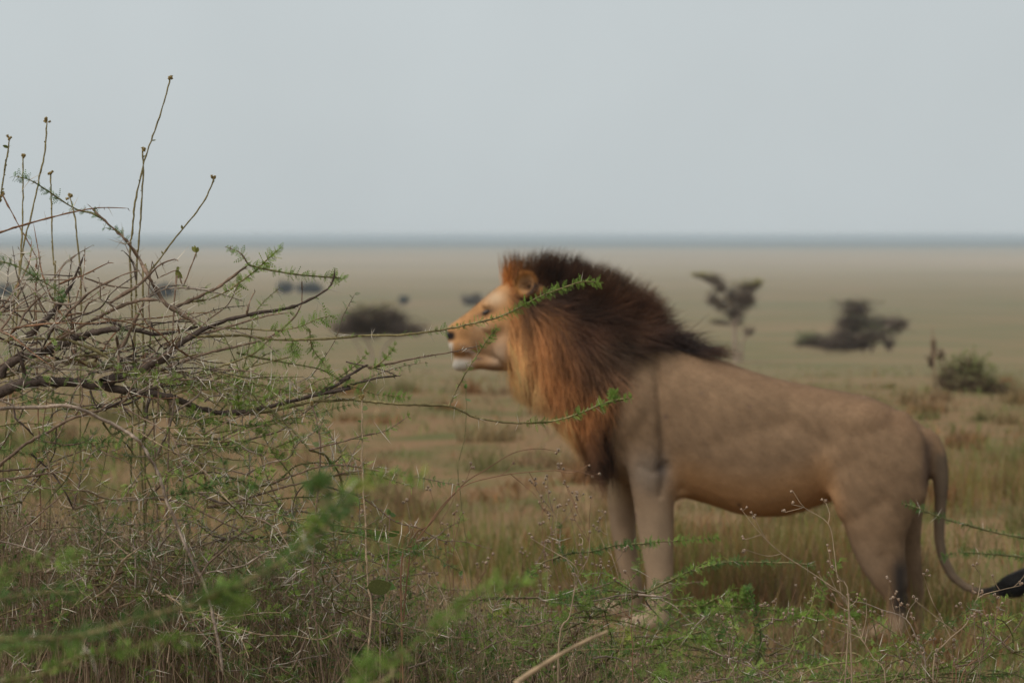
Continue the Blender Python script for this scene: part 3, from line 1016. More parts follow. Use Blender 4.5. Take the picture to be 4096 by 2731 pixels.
    for s in (1, -1):
        for (a, b_) in ((1832, 1372), (1848, 1380), (1864, 1388), (1838, 1392), (1856, 1400), (1870, 1396), (1846, 1368)):
            for _ in range(1):
                p = HP(a + rng.normal(0, 3), b_ + rng.normal(0, 3), .066 * s)
                q = norm(hx * rng.uniform(.2, .9) + HN * s * .9 - np.array([0, 0, 1]) * rng.uniform(.1, .6))
                ln = rng.uniform(.08, .14)
                w.append([p, p + q * ln * .5, p + q * ln - np.array([0, 0, .015])])
    Vw, Fw = strands(np.array(w), np.tile([.0004, .0003, .0001], (len(w), 1)))
    mw = MB()
    mw.add(Vw, Fw, (.5, .44, .37))
    tag(mw.build('whiskers', M_HAIR, root, LION_BASE), kind='stuff')
    return root


MANE_ANCH = np.array([
    (2015, 1000, .05, .03, .022), (2100, 1000, .04, .026, .02), (2045, 1030, .13, .065, .03), (2110, 1050, .16, .075, .032), (2350, 1300, .075, .038, .021), (2340, 1450, .22, .10, .045),
    (2030, 1240, .44, .235, .10), (2040, 1320, .45, .25, .115), (2050, 1450, .46, .28, .14), (2120, 1380, .42, .235, .11), (2120, 1500, .43, .26, .13), (2180, 1450, .43, .24, .115), (2200, 1600, .40, .25, .13), (2060, 1060, .42, .175, .05),
    (2080, 1090, .36, .15, .045), (2020, 1080, .30, .14, .05), (2010, 1050, .16, .08, .035), (2060, 1010, .05, .032, .025), (2150, 1060, .09, .045, .028), (2170, 1150, .10, .05, .03), (2165, 1215, .05, .03, .022), (2190, 1270, .14, .065, .033), (2150, 1320, .42, .22, .10), (2110, 1260, .36, .17, .07), (2200, 1350, .36, .17, .075),
    (2250, 1100, .030, .021, .018), (2230, 1300, .28, .13, .055), (2240, 1420, .38, .185, .08), (2300, 1200, .026, .018, .016), (2290, 1350, .20, .09, .04), (2335, 1400, .18, .08, .036), (2300, 1500, .30, .135, .055), (2280, 1600, .30, .14, .06),
    (2400, 1250, .020, .015, .013), (2500, 1280, .045, .026, .018), (2400, 1380, .035, .020, .015), (2400, 1500, .14, .062, .03), (2600, 1320, .065, .038, .025), (2560, 1400, .09, .055, .035), (2740, 1390, .014, .011, .011), (2690, 1350, .028, .018, .015),
    (2480, 1500, .15, .08, .045), (2420, 1620, .29, .13, .052), (2360, 1700, .35, .165, .07), (2300, 1740, .46, .26, .13), (2420, 1780, .18, .088, .05), (2470, 1800, .035, .028, .026), (2260, 1700, .42, .27, .15)])


def mane_colour(u, v):
    d2 = (u[:, None] - MANE_ANCH[:, 0]) ** 2 + (v[:, None] - MANE_ANCH[:, 1]) ** 2 + 250
    w = 1 / d2 ** 1.8
    w /= w.sum(1, keepdims=True)
    c = w @ MANE_ANCH[:, 2:]
    g = sm(c[:, 0], .08, .3)[:, None]
    return c * np.where(c[:, :1] < .08, np.array([1.45, 1.2, 1.05]), 1.0) * (1 + g * np.array([.5, .34, .1]))


build_lion()
# ================================================================== trees and bushes on the plain
def bg_tree(name, label, cat, base_u, base_v, d, lobes, trunk, seed, group=None, leaf=(.10, .125, .045), twig=(.20, .15, .118), leaf_px=4.2, n_scale=.3, green=.5):
    """lobes: (u, v, half width px, half height px, greenness); trunk: list of ((u,v,width px), ...) polylines"""
    r = np.random.default_rng(seed)
    b = P(base_u, base_v, d)
    # stand it on the terrain along this line of sight
    rr = ray(base_u, base_v)
    t = np.linspace(d * .5, d * 1.9, 400)
    pts = CAM + rr[None] * t[:, None]
    gz = ground_z(pts[:, 0], pts[:, 1])
    k = int(np.argmax(pts[:, 2] <= gz)) if (pts[:, 2] <= gz).any() else 200
    d = float(t[k])
    b = pts[k]
    px = d / FPX
    root = empty(name, b)
    tag(root, label, cat, group)
    tm = MB()
    ends = []
    axis = []
    for tr in trunk:
        q = np.array([P(a, c, d) + np.array([0, r.normal(0, 8 * px), 0]) for (a, c, w) in tr])
        q[0] = q[0] - np.array([0, 0, .1]) if tr[0][1] > base_v - 6 else q[0]
        w = np.array([w * px / 2 for (_, _, w) in tr])
        qq = catmull(np.column_stack([q, w]), 12 * px)
        V, F = strands(qq[None, :, :3], qq[None, :, 3], 6)
        tm.add(V, F, np.array(twig) * 1.7)
        ends.append(qq[-1, :3])
        axis.append(qq[:, :3])
    axis = np.vstack(axis)
    cr = MB()
    for (lu, lv, hw, hh, gr) in lobes:
        hh = hh * 1.2
        hw = hw * 1.15
        c = P(lu, lv, d) + np.array([0, r.normal(0, hw * px * .25), 0])
        # a limb carries the lobe from the nearest lower part of the trunk
        dist = np.linalg.norm(axis - c, axis=1) + np.maximum(axis[:, 2] - c[2], 0) * 3
        j = axis[int(np.argmin(dist))]
        lm = np.array([[*j, 3.2 * px], [*((j * .5 + c * .5) + np.array([0, 0, -.08 * np.linalg.norm(c - j)])), 2.4 * px], [*c, 1.4 * px]])
        ll = catmull(lm, 10 * px)
        V, F = strands(ll[None, :, :3], ll[None, :, 3], 5)
        tm.add(V, F, np.array(twig) * 1.2)
        nn = max(60, int(hw * hh * .16 * n_scale))
        # woody twigs, fanning out and upwards from the lower middle of the lobe
        s = r.normal(size=(nn, 3))
        s = norm(s) * (r.random(nn) ** .55 * r.uniform(.75, 1.3, nn))[:, None]
        tip = c + s * np.array([hw * px, hw * px * .8, hh * px])
        tt_ = r.uniform(.35, 1.1, nn)[:, None]
        o = j * (1 - tt_) + c * tt_ + np.array([0, 0, -hh * px * .3]) + r.normal(0, .3, (nn, 3)) * np.array([hw * px, hw * px * .5, hh * px * .8])
        mid = (o * .45 + tip * .55) + r.normal(0, .08, (nn, 3)) * hw * px
        V, F = strands(np.stack([o, mid, tip], 1), np.tile(np.array([1.5, 1.0, .25]) * px, (nn, 1)))
        cr.add(V, F, np.repeat(np.array(twig) * r.uniform(.6, 1.5, nn)[:, None], 9, axis=0))
        # leaves: clumps at the twig tips, more of them on the upper side
        m = int(nn * 5 * (.35 + gr))
        i = r.integers(0, nn, m)
        keep = r.random(m) < np.clip(.45 + .55 * s[i, 2] + gr * .3, .08, 1)
        i = i[keep]
        m = len(i)
        p = tip[i] + r.normal(0, 3.2 * px, (m, 3))
        a1 = norm(r.normal(size=(m, 3))) * (leaf_px * px * r.uniform(.5, 1.2, m))[:, None]
        a2 = norm(np.cross(a1, r.normal(size=(m, 3)))) * (leaf_px * px * .45 * r.uniform(.6, 1.2, m))[:, None]
        V = np.stack([p - a1, p + a2, p + a1, p - a2], 1).reshape(-1, 3)
        F = np.arange(4 * m).reshape(m, 4)
        g = np.clip(gr * .75 + .5 * (s[i, 2] - .1) + r.normal(0, .15, m), 0, 1)[:, None]
        col = (np.array(twig) * 1.25 * (1 - g) + np.array(leaf) * 1.35 * g) * r.uniform(.6, 1.4, m)[:, None]
        cr.add(V, F, np.repeat(col, 4, axis=0))
    if tm.n:
        tm.build('trunk', M_BARK, root, b)
    cr.build('crown', M_LEAF, root, b)
    return root


def build_background():
    bg_tree('acacia_tree', 'small slim acacia tree with forked flat top standing behind the lion\'s back', 'tree', 2945, 1452, 80,
            [(2800, 1099, 40, 9, .9), (2850, 1103, 55, 14, .7), (2885, 1140, 38, 34, .15), (2845, 1190, 34, 36, .15), (2880, 1215, 38, 30, .15), (2975, 1185, 62, 55, .1), (3005, 1140, 52, 16, .85), (3030, 1130, 26, 14, .9), (2985, 1145, 40, 26, .4), (2940, 1240, 55, 42, .12), (2950, 1285, 34, 24, .15), (2998, 1322, 36, 24, .25), (2870, 1287, 38, 12, .3), (2935, 1180, 40, 50, .12)],
            [[(2943, 1452, 19), (2940, 1380, 17), (2938, 1300, 14), (2930, 1230, 9), (2880, 1150, 5)], [(2965, 1450, 15), (2966, 1390, 12), (2985, 1330, 7), (3010, 1300, 4)], [(2938, 1300, 10), (2965, 1240, 8), (3000, 1160, 5)]], 41, leaf=(.27, .25, .08))
    bg_tree('thorn_thicket', 'broad dark thorn thicket with flat canopy on the open plain', 'bush', 3430, 1412, 100,
            [(3425, 1207, 112, 10, .75), (3425, 1234, 72, 24, .1), (3390, 1280, 75, 42, .1), (3450, 1290, 80, 45, .35), (3540, 1295, 100, 46, .08), (3610, 1285, 36, 30, .05), (3480, 1330, 80, 34, .5), (3555, 1365, 40, 30, .08), (3340, 1370, 115, 30, .06), (3420, 1365, 90, 34, .06), (3370, 1330, 70, 40, .06), (3225, 1350, 46, 34, .9), (3200, 1370, 30, 24, .8)],
            [[(3450, 1412, 12), (3450, 1340, 9), (3420, 1260, 6)], [(3480, 1412, 11), (3510, 1350, 8), (3560, 1290, 5)], [(3560, 1410, 9), (3560, 1360, 6)]], 42, leaf=(.17, .21, .085))
    bg_tree('round_thorn_bush', 'wide rounded grey-brown thorn bush beyond the lion\'s nose', 'bush', 1500, 1450, 80,
            [(1500, 1290, 170, 45, .12), (1420, 1300, 105, 36, .12), (1610, 1305, 100, 34, .06), (1500, 1240, 120, 36, .75), (1430, 1258, 80, 30, .6), (1570, 1258, 70, 30, .4), (1350, 1312, 45, 22, .1), (1665, 1322, 45, 18, .06)],
            [[(1490, 1452, 14), (1480, 1390, 11), (1440, 1320, 7)], [(1520, 1450, 13), (1540, 1390, 10), (1590, 1330, 6)], [(1460, 1450, 9), (1440, 1400, 7), (1400, 1330, 5)]], 43, leaf=(.27, .26, .12))
    bg_tree('leafy_shrub', 'low bright green shrub beside a dry stalk right of the thicket', 'shrub', 3860, 1570, 33,
            [(3870, 1465, 90, 60, .85), (3790, 1500, 62, 58, .3), (3930, 1510, 60, 50, .8), (3850, 1525, 120, 40, .5), (3985, 1545, 70, 36, .6), (4060, 1555, 55, 34, .5)],
            [[(3860, 1570, 9), (3866, 1500, 6), (3880, 1430, 3)], [(3800, 1570, 8), (3790, 1500, 5)]], 44, leaf=(.19, .22, .08), leaf_px=7, twig=(.22, .155, .10), n_scale=.22)
    bg_tree('dry_stalk', 'tall dry brown stalk standing above the low green shrub', 'plant', 3735, 1560, 30,
            [(3735, 1390, 14, 40, .0), (3720, 1440, 18, 30, .0), (3765, 1420, 14, 26, .0)], [[(3738, 1562, 8), (3734, 1460, 7), (3730, 1310, 4)]], 45, twig=(.16, .10, .065), leaf=(.16, .1, .06), leaf_px=7, n_scale=.35)
    far = 'small far bushes out on the hazy plain'
    labs = ('narrower of two neighbouring dark bushes far out in the haze', 'wider of two neighbouring dark bushes far out in the haze', 'lone far dark bush showing through the crown of the big thorn bush', 'far dark bush half hidden behind the leafy twig of the big thorn bush', 'tiniest far dark bush, just above the wide rounded thorn bush')
    for i, (u, v, w, h) in enumerate(((1140, 1150, 36, 24), (1235, 1152, 55, 22), (655, 1162, 55, 28), (25, 1160, 40, 24), (1615, 1200, 22, 17))):
        bg_tree('far_bush', labs[i], 'bush', u, v + h, 520, [(u, v, w, h, .25), (u + w * .3, v - h * .2, w * .6, h * .6, .35)], [[(u, v + h, 5), (u, v, 3)]], 60 + i, far, leaf=(.07, .085, .06), twig=(.05, .05, .05), leaf_px=4, n_scale=1.6)
    bg_tree('far_thorn_bush', 'dark far bush peeping out above the lion\'s muzzle', 'bush', 1880, 1222, 380, [(1880, 1200, 40, 20, .3), (1905, 1195, 30, 22, .3)], [[(1880, 1222, 5), (1880, 1200, 3)]], 67, leaf=(.06, .075, .045), n_scale=1.6)


build_background()
# ================================================================== thorn bushes and weeds
ZM = {'z3': (0, 250, 1.68), 'z4': (0, 1000, 1.68), 'z5': (0, 1800, 1.68), 'z6': (1300, 1000, 1.68), 'z7': (1200, 1800, 1.68), 'z8': (2600, 1800, 1.572),
      'za': (0, 1000, 2.94), 'zb': (0, 1500, 2.94), 'zc': (700, 1500, 2.94), 'zd': (2200, 2150, 2.94), 'o': (0, 0, 1.0)}


def Z(k, pts):
    x0, y0, s = ZM[k]
    return [(x0 + a / s, y0 + b / s) for (a, b) in pts]


BARK = {'dark': (.085, .062, .05), 'brown': (.21, .145, .103), 'grey': (.26, .20, .155), 'green': (.22, .18, .085), 'red': (.22, .12, .07), 'pale': (.34, .25, .165), 'olive': (.15, .135, .06)}
LEAFC = {'mid': (.165, .255, .05), 'light': (.24, .345, .065), 'dark': (.10, .18, .048), 'yellow': (.33, .37, .075)}


def thorn_mesh(name, col, tip):
    t = np.array([0, .12, .6, 1.0])
    rad = np.array([1.0, .75, .42, .05])
    ang = np.arange(3) * math.pi * 2 / 3
    V = np.array([[rad[i] * math.cos(a), rad[i] * math.sin(a), t[i]] for i in range(4) for a in ang])
    idx = np.arange(12).reshape(4, 3)
    F = np.stack([idx[:-1], np.roll(idx[:-1], -1, 1), np.roll(idx[1:], -1, 1), idx[1:]], -1).reshape(-1, 4)
    C = np.repeat(np.array([np.array(col) * .8, col, col, tip]), 3, axis=0)
    return V, F, C


TH_V, TH_F, TH_C = thorn_mesh('thorn', np.array((.66, .58, .48)), np.array((.22, .15, .10)))


def frond_geo(pairs=5):
    """a bipinnate leaf along +Y, length 1, lying in XY: thin stalk and paired narrow pinnae"""
    V, F = [], []
    V += [(-.012, 0, 0), (.012, 0, 0), (.008, 1, .05), (-.008, 1, .05)]
    F.append((0, 1, 2, 3))
    for k in range(pairs):
        y = .12 + .84 * k / (pairs - 1)
        w = .33 * (1 - .55 * abs(2 * k / (pairs - 1) - .8))
        zc = .05 * y
        for s in (-1, 1):
            n = len(V)
            V += [(s * .01, y - .035, zc), (s * w * .55, y + .012 - .055, zc + .05), (s * w, y + .07, zc + .09), (s * w * .5, y + .085, zc + .03)]
            F.append((n, n + 1, n + 2, n + 3))
    return np.array(V, float), np.array(F, int)


FR_V, FR_F = frond_geo()


def basis(d, roll):
    """rows: x, y, z axes with y along d"""
    d = norm(d)
    ref = np.where(np.abs(d[:, 2:3]) > .9, np.array([1.0, 0, 0]), np.array([0, 0, 1.0]))
    a = norm(np.cross(d, ref))
    b = np.cross(a, d)
    c, s = np.cos(roll)[:, None], np.sin(roll)[:, None]
    x = a * c + b * s
    z = np.cross(x, d)
    return x, d, z


_mesh_cache = {}


def shared_mesh(key, V, F, C, mat):
    if key not in _mesh_cache:
        o = mesh_np(key, V, F, mat, None, C)
        me = o.data
        bpy.data.objects.remove(o)
        _mesh_cache[key] = me
    return _mesh_cache[key]


def frame_obj(name, me, p, X, Y, Zv, parent, origin):
    from mathutils import Matrix
    o = bpy.data.objects.new(name, me)
    p = p - origin
    o.matrix_local = Matrix(((X[0], Y[0], Zv[0], p[0]), (X[1], Y[1], Zv[1], p[1]), (X[2], Y[2], Zv[2], p[2]), (0, 0, 0, 1)))
    link(o, parent)
    return o


def visible_rank(p, size):
    u, v, d = project(p)
    s = size * FPX / np.maximum(d, .1)
    out = (u < 0) | (u > 4096) | (v < 0) | (v > 2731)
    return np.where(out, -1, s * np.exp(-np.abs(1 / d - 1 / 6.05) * 14))


class Bush:
    def __init__(s, label, base, seed, group=None, name='thorn_bush', cat='bush', thorn_len=(.022, .052), d_default=6.05, d_lim=(5.5, 6.7)):
        s.base = np.array(base, float)
        s.root = empty(name, s.base)
        tag(s.root, label, cat, group)
        s.r = np.random.default_rng(seed)
        s.th, s.lf, s.pts, s.twigs = [], [], [], []
        s.leaf_gain = 1.0
        s.tl, s.dd, s.dl = thorn_len, d_default, d_lim

    def snap(s, p2):
        """depth of the nearest earlier branch seen at this pixel"""
        if not s.pts:
            return s.dd
        q = np.vstack(s.pts)
        u, v, d = project(q)
        k = np.argmin((u - p2[0]) ** 2 + (v - p2[1]) ** 2)
        if (u[k] - p2[0]) ** 2 + (v[k] - p2[1]) ** 2 < 60 ** 2:
            return float(d[k])
        return s.dd + s.r.normal(0, .12)

    def branch(s, p2, w0, w1, bark='brown', leaf=0.0, thorn=14, depth=None, slope=None, leafc='mid', leaf_from=0.0, tl=None, name='branch', size=1.0, knob=.16):
        """a branch traced in the photograph: p2 pixels, widths in pixels"""
        p2 = np.array(p2, float)
        d0 = s.snap(p2[0]) if depth is None else depth
        ln = np.hypot(*np.diff(p2, axis=0).T).sum() / FPX * d0
        if slope is None:
            slope = s.r.uniform(-.35, .35)
        cum = np.concatenate([[0], np.cumsum(np.hypot(*np.diff(p2, axis=0).T))])
        cum /= cum[-1]
        dep = np.clip(d0 + slope * ln * cum + s.r.normal(0, .012, len(p2)) * (cum > 0), s.dl[0], s.dl[1])
        q = np.array([P(a, b, d) for (a, b), d in zip(p2, dep)])
        wid = (w0 + (w1 - w0) * cum) / 2 * d0 / FPX
        return s.limb(np.column_stack([q, wid]), bark, leaf, thorn, leafc, leaf_from, tl, name, size, knob)

    def limb(s, qw, bark='brown', leaf=0.0, thorn=14, leafc='mid', leaf_from=0.0, tl=None, name='branch', size=1.0, knob=.16, build=True):
        r = s.r
        step = .012
        c = catmull(qw, step)
        n = len(c)
        w = np.maximum(c[:, 3], .0007)
        c[:, :3] += r.normal(0, 1, (n, 3)) * np.minimum(w * .16, .0018)[:, None]
        rad = w * (1 + knob * r.normal(0, 1, n))
        rad[-1] = .0004
        sides = 8 if w.max() > .007 else 5
        V, F = strands(c[None, :, :3], rad[None], sides)
        cb = np.array(BARK[bark])
        tone = 1 + .18 * np.sin(np.arange(n) * .37 + r.uniform(0, 6)) + r.normal(0, .1, n)
        col = np.repeat(cb * tone[:, None] * r.uniform(.85, 1.15), sides, axis=0)
        s.twigs.append((name, V, F, col, w.max(), c[n // 2, :3], np.linalg.norm(c[-1, :3] - c[0, :3])))
        s.pts.append(c[::3, :3])
        T = norm(np.gradient(c[:, :3], axis=0))
        L = n * step
        # thorns, in pairs at the nodes
        tl = s.tl if tl is None else tl
        k = max(0, int(L * thorn * r.uniform(.85, 1.15)))
        if k:
            i = r.integers(1, max(2, n - 1), k)
            for side in (0, 1):
                a = norm(np.cross(T[i], r.normal(size=(k, 3))))
                if side:
                    a = norm(-prev + r.normal(0, .35, (k, 3)))
                prev = a
                dr = norm(a + T[i] * r.uniform(-.1, .55, k)[:, None] + np.array([0, 0, 1.0]) * r.uniform(-.25, .25, k)[:, None])
                ll = r.uniform(tl[0], tl[1], k) * np.where(r.random(k) < .3, .35, 1.0)
                s.th.append(np.column_stack([c[i, :3] - dr * .002, dr, ll, r.uniform(.0009, .0014, k) * np.clip(ll / .03, .6, 1.3), np.full(k, len(s.twigs) - 1)]))
        # stubs and hooks
        k = int(L * 55)
        if k:
            i = r.integers(0, n, k)
            a = norm(np.cross(T[i], r.normal(size=(k, 3))) + T[i] * r.uniform(0, .8, k)[:, None])
            p0 = c[i, :3]
            ln = r.uniform(.003, .008, k)[:, None] + w[i][:, None] * .8
            V2, F2 = strands(np.stack([p0, p0 + a * ln * .6, p0 + a * ln + T[i] * ln * .2], 1), np.tile([.0012, .0008, .0003], (k, 1)) * (1 + w[i] * 60)[:, None])
            nm, V0, F0, c0, a1, a2, a3 = s.twigs[-1]
            s.twigs[-1] = (nm, np.vstack([V0, V2]), np.vstack([F0, F2 + len(V0)]), np.vstack([c0, np.tile(cb * .85, (len(V2), 1))]), a1, a2, a3)
        # leaf tufts
        if leaf > 0:
            k = int(L * (1 - leaf_from) * 820 * leaf * s.leaf_gain)
            if k:
                i = np.clip((n * (leaf_from + (1 - leaf_from) * r.random(k) ** .85)).astype(int), 0, n - 1)
                node = np.sin(i * .9) * .5 + .5
                a = norm(np.cross(T[i], r.normal(size=(k, 3))))
                dr = norm(a + T[i] * r.uniform(.0, .9, k)[:, None])
                sz = r.uniform(.011, .021, k) * size * (.7 + .5 * node)
                lc = np.array(LEAFC[leafc]) * r.uniform(.7, 1.35, k)[:, None]
                lc = lc * (1 - .35 * (i / n)[:, None]) + np.array(LEAFC['light']) * .35 * (i / n)[:, None] if leafc == 'mid' else lc
                s.lf.append(np.column_stack([c[i, :3], dr, sz, lc, r.uniform(0, 6.28, k), np.full(k, len(s.twigs) - 1)]))
        return c

    def grow(s, n, starts, dirs, length, w, leaf, thorn, bark=('brown', 'green', 'grey', 'olive'), droop=.25, leafc=('mid', 'dark', 'light'), wander=.28, tl=None):
        """n side twigs grown from points of the branches already there"""
        r = s.r
        allp = np.vstack(s.pts)
        for _ in range(n):
            if starts is None:
                p = allp[r.integers(len(allp))]
            else:
                p = starts(r)
                # root it in the nearest branch when one is close
                k = np.argmin(((allp - p) ** 2).sum(1))
                if ((allp[k] - p) ** 2).sum() < .3 ** 2:
                    p = allp[k]
            d = norm(np.array(dirs(r), float))
            L = r.uniform(*length)
            m = max(4, int(L / .07))
            q = [p.copy()]
            for _k in range(m):
                d = norm(d + r.normal(0, wander, 3) * np.array([1, .8, .8]) - np.array([0, 0, droop * r.random() * .25]))
                q.append(q[-1] + d * L / m)
            q = np.array(q)
            q[:, 2] = np.maximum(q[:, 2], .05)
            ww = np.linspace(r.uniform(*w), .0009, len(q))
            s.limb(np.column_stack([q, ww]), bark[r.integers(len(bark))], leaf * r.uniform(.2, 1.4), thorn, leafc[r.integers(len(leafc))], r.uniform(0, .5), tl, 'twig')

    def finish(s, max_twigs=300, max_thorns=300, max_leaves=300):
        o0 = s.base
        # branches and twigs: the largest ones as parts, the rest joined
        rank = [visible_rank(t[5][None], np.array([t[6]]))[0] * (1 + 40 * t[4]) + (1e4 if t[0] == 'branch' else 0) for t in s.twigs]
        order = np.argsort(-np.array(rank))
        rest = MB()
        part = {}
        for j, i in enumerate(order):
            name, V, F, col, *_ = s.twigs[i]
            if j < max_twigs:
                mb = MB()
                mb.add(V, F, col)
                part[int(i)] = mb.build(name, M_BARK, s.root, o0)
            else:
                rest.add(V, F, col)
        if rest.n:
            tag(rest.build('fine_twigs', M_BARK, s.root, o0), kind='stuff')
        if s.th:
            T = np.vstack(s.th)
            rk = visible_rank(T[:, :3], T[:, 6])
            order = np.argsort(-rk)
            X, Y, Zv = basis(T[:, 3:6], s.r.uniform(0, 6.28, len(T)))
            # mesh is along +Z: use (X, Zv, dir)
            me = shared_mesh('thorn', TH_V, TH_F, TH_C, M_THORN)
            big = [i for i in order[:max_thorns] if rk[i] > 0]
            for i in big:
                frame_obj('thorn', me, T[i, :3], X[i] * T[i, 7], Zv[i] * T[i, 7], Y[i] * T[i, 6], part.get(int(T[i, 8]), s.root), o0)
            m = np.ones(len(T), bool)
            m[big] = False
            k = np.where(m)[0]
            if len(k):
                V = T[k, None, :3] + TH_V[None, :, 0:1] * (X[k] * T[k, 7:8])[:, None] + TH_V[None, :, 1:2] * (Zv[k] * T[k, 7:8])[:, None] + TH_V[None, :, 2:3] * (Y[k] * T[k, 6:7])[:, None]
                F = (TH_F[None] + (np.arange(len(k)) * 12)[:, None, None]).reshape(-1, 4)
                C = np.tile(TH_C, (len(k), 1)) * np.repeat(s.r.uniform(.5, 1.15, len(k)), 12)[:, None]
                mb = MB()
                mb.add(V.reshape(-1, 3), F, C)
                tag(mb.build('small_thorns', M_THORN, s.root, o0), kind='stuff')
        if s.lf:
            Lf = np.vstack(s.lf)
            rk = visible_rank(Lf[:, :3], Lf[:, 6])
            order = np.argsort(-rk)
            X, Y, Zv = basis(Lf[:, 3:6], Lf[:, 10])
            big = [i for i in order[:max_leaves] if rk[i] > 0]
            nV = len(FR_V)
            keys = list(LEAFC)
            lcs = np.array([LEAFC[q] for q in keys])
            for i in big:
                q = int(np.argmin(((lcs - Lf[i, 7:10]) ** 2).sum(1)))
                me = shared_mesh('leaf_' + keys[q], FR_V, FR_F, np.tile(lcs[q], (nV, 1)), M_LEAF)
                z_ = Lf[i, 6]
                frame_obj('leaf', me, Lf[i, :3], X[i] * z_, Y[i] * z_, Zv[i] * z_, part.get(int(Lf[i, 11]), s.root), o0)
            m = np.ones(len(Lf), bool)
            m[big] = False
            k = np.where(m)[0]
            print('STAT fronds', len(Lf), 'thorns', len(T) if s.th else 0, 'twigs', len(s.twigs))
            if len(k):
                z_ = Lf[k, 6:7]
                V = Lf[k, None, :3] + FR_V[None, :, 0:1] * (X[k] * z_)[:, None] + FR_V[None, :, 1:2] * (Y[k] * z_)[:, None] + FR_V[None, :, 2:3] * (Zv[k] * z_)[:, None]
                F = (FR_F[None] + (np.arange(len(k)) * nV)[:, None, None]).reshape(-1, 4)
                C = np.repeat(Lf[k, 7:10], nV, axis=0)
                mb = MB()
                mb.add(V.reshape(-1, 3), F, C)
                tag(mb.build('foliage', M_LEAF, s.root, o0), kind='stuff')
def main_bush():
    base = P(-330, 2300, 6.2)
    base[2] = 0.0
    B = Bush('big tangled thorn bush with white thorns and two long green shoots reaching past the lion', base, 101)
    br = B.branch
    # stems from the ground, left of the picture
    B.limb(np.array([[*base, .034], [base[0] + .02, base[1], .5, .030], [*P(-180, 1660, 6.1), .026], [*P(-60, 1600, 6.08), .0225]]), 'dark', thorn=0)
    B.limb(np.array([[base[0] - .03, base[1] + .05, 0, .028], [base[0] + .05, base[1] + .05, .7, .024], [*P(-120, 1540, 6.2), .021], [*P(-20, 1508, 6.2), .018]]), 'dark', thorn=0)
    B.limb(np.array([[base[0] + .05, base[1] - .12, 0, .022], [base[0] + .07, base[1] - .1, .5, .018], [*P(-100, 1900, 5.9), .014], [*P(-20, 1880, 5.9), .012]]), 'brown', thorn=0)
    # the thick limb along the middle and its long shoot
    br(Z('z4', [(-100, 1010), (0, 958), (150, 903), (350, 882), (600, 905), (800, 935), (1000, 965), (1150, 988), (1300, 1050), (1450, 1095)]), 46, 22, 'dark', 0, 4, 6.05, 0, knob=.05)
    br(Z('z4', [(1440, 1092), (1600, 1100), (1750, 1090), (1900, 1065), (2100, 1020), (2352, 1005)]) + Z('z6', [(250, 1012), (500, 1035), (830, 1048), (1000, 1120), (1200, 1155), (1400, 1160), (1550, 1145), (1700, 1100), (1850, 1040), (2050, 995)]), 14, 7, 'green', .0, 20, None, 0, tl=(.018, .04), knob=.08)
    br(Z('z6', [(1350, 1160), (1550, 1145), (1700, 1100), (1850, 1040), (1935, 1010), (2050, 995)]), 7, 5, 'green', .75, 0, None, 0)
    br(Z('z6', [(1930, 1010), (1945, 955)]), 5, 3, 'green', 1.2, 0, None, 0, name='twig')
    br(Z('z6', [(830, 1048), (890, 930), (960, 800), (1030, 690), (1100, 590), (1150, 530)]), 8, 4, 'green', .12, 22, None, 0, tl=(.015, .034))
    br(Z('z6', [(1035, 690), (1100, 590), (1150, 530)]), 4, 3, 'green', .8, 0, None, 0, name='twig')
    # dark dead limb continuing to the right
    br(Z('z4', [(1440, 1095), (1650, 1085), (1850, 1040), (2000, 1005), (2200, 935), (2352, 855)]) + Z('z6', [(100, 880), (250, 790), (290, 770)]), 22, 10, 'dark', 0, 6, None, 0)
    br(Z('z4', [(2050, 990), (2352, 930)]) + Z('z6', [(0, 960), (200, 900), (350, 860), (500, 845)]), 14, 7, 'dark', .05, 16, None, 0)
    br(Z('z6', [(140, 750), (250, 775), (380, 805), (500, 850)]), 6, 4, 'dark', 0, 10, None, 0)
    # dry shoot with long thorns below the lion's nose
    br(Z('z6', [(290, 790), (430, 765), (560, 735), (700, 710), (850, 685), (980, 655), (1050, 640)]), 9, 5, 'brown', 0, 26, None, 0, tl=(.016, .036))
    br(Z('z6', [(300, 800), (370, 760), (430, 700), (470, 640)]), 7, 4, 'green', .9, 8, None, 0, leafc='mid')
    br(Z('z6', [(-60, 960), (100, 850), (200, 780), (280, 700)]), 7, 4, 'green', .8, 14, None, 0)
    br(Z('z6', [(140, 900), (350, 970), (450, 975), (560, 990)]), 6, 3, 'green', .8, 16, None, 0)
    # upper long shoot
    br(Z('z4', [(1150, 640), (1250, 592), (1450, 578), (1650, 575), (1850, 600), (2100, 600), (2352, 585)]) + Z('z6', [(250, 575), (500, 570), (700, 550), (850, 525), (1000, 490), (1150, 455), (1300, 390), (1450, 310), (1600, 255), (1720, 215), (1825, 215)]), 12, 6, 'green', .05, 15, 6.05, 0, tl=(.018, .038), knob=.08)
    br(Z('z6', [(700, 550), (850, 525), (1000, 490), (1150, 455), (1300, 390), (1450, 310), (1600, 255), (1720, 215), (1825, 215)]), 5, 4, 'green', .55, 0, None, 0)
    br(Z('z6', [(1280, 400), (1450, 310), (1600, 255), (1720, 215), (1825, 215)]), 4, 3, 'green', .45, 0, None, 0, name='twig')
    # rising limb to the broken tip
    br(Z('z4', [(690, 895), (830, 840), (950, 795), (1100, 720), (1200, 640)]), 46, 34, 'dark', 0, 4, 6.05, .05, knob=.06)
    br(Z('z4', [(1190, 648), (1300, 570), (1500, 480), (1700, 430), (1900, 395), (2050, 350), (2200, 260), (2240, 200), (2250, 120)]), 22, 7, 'dark', .04, 6, None, .05, knob=.2)
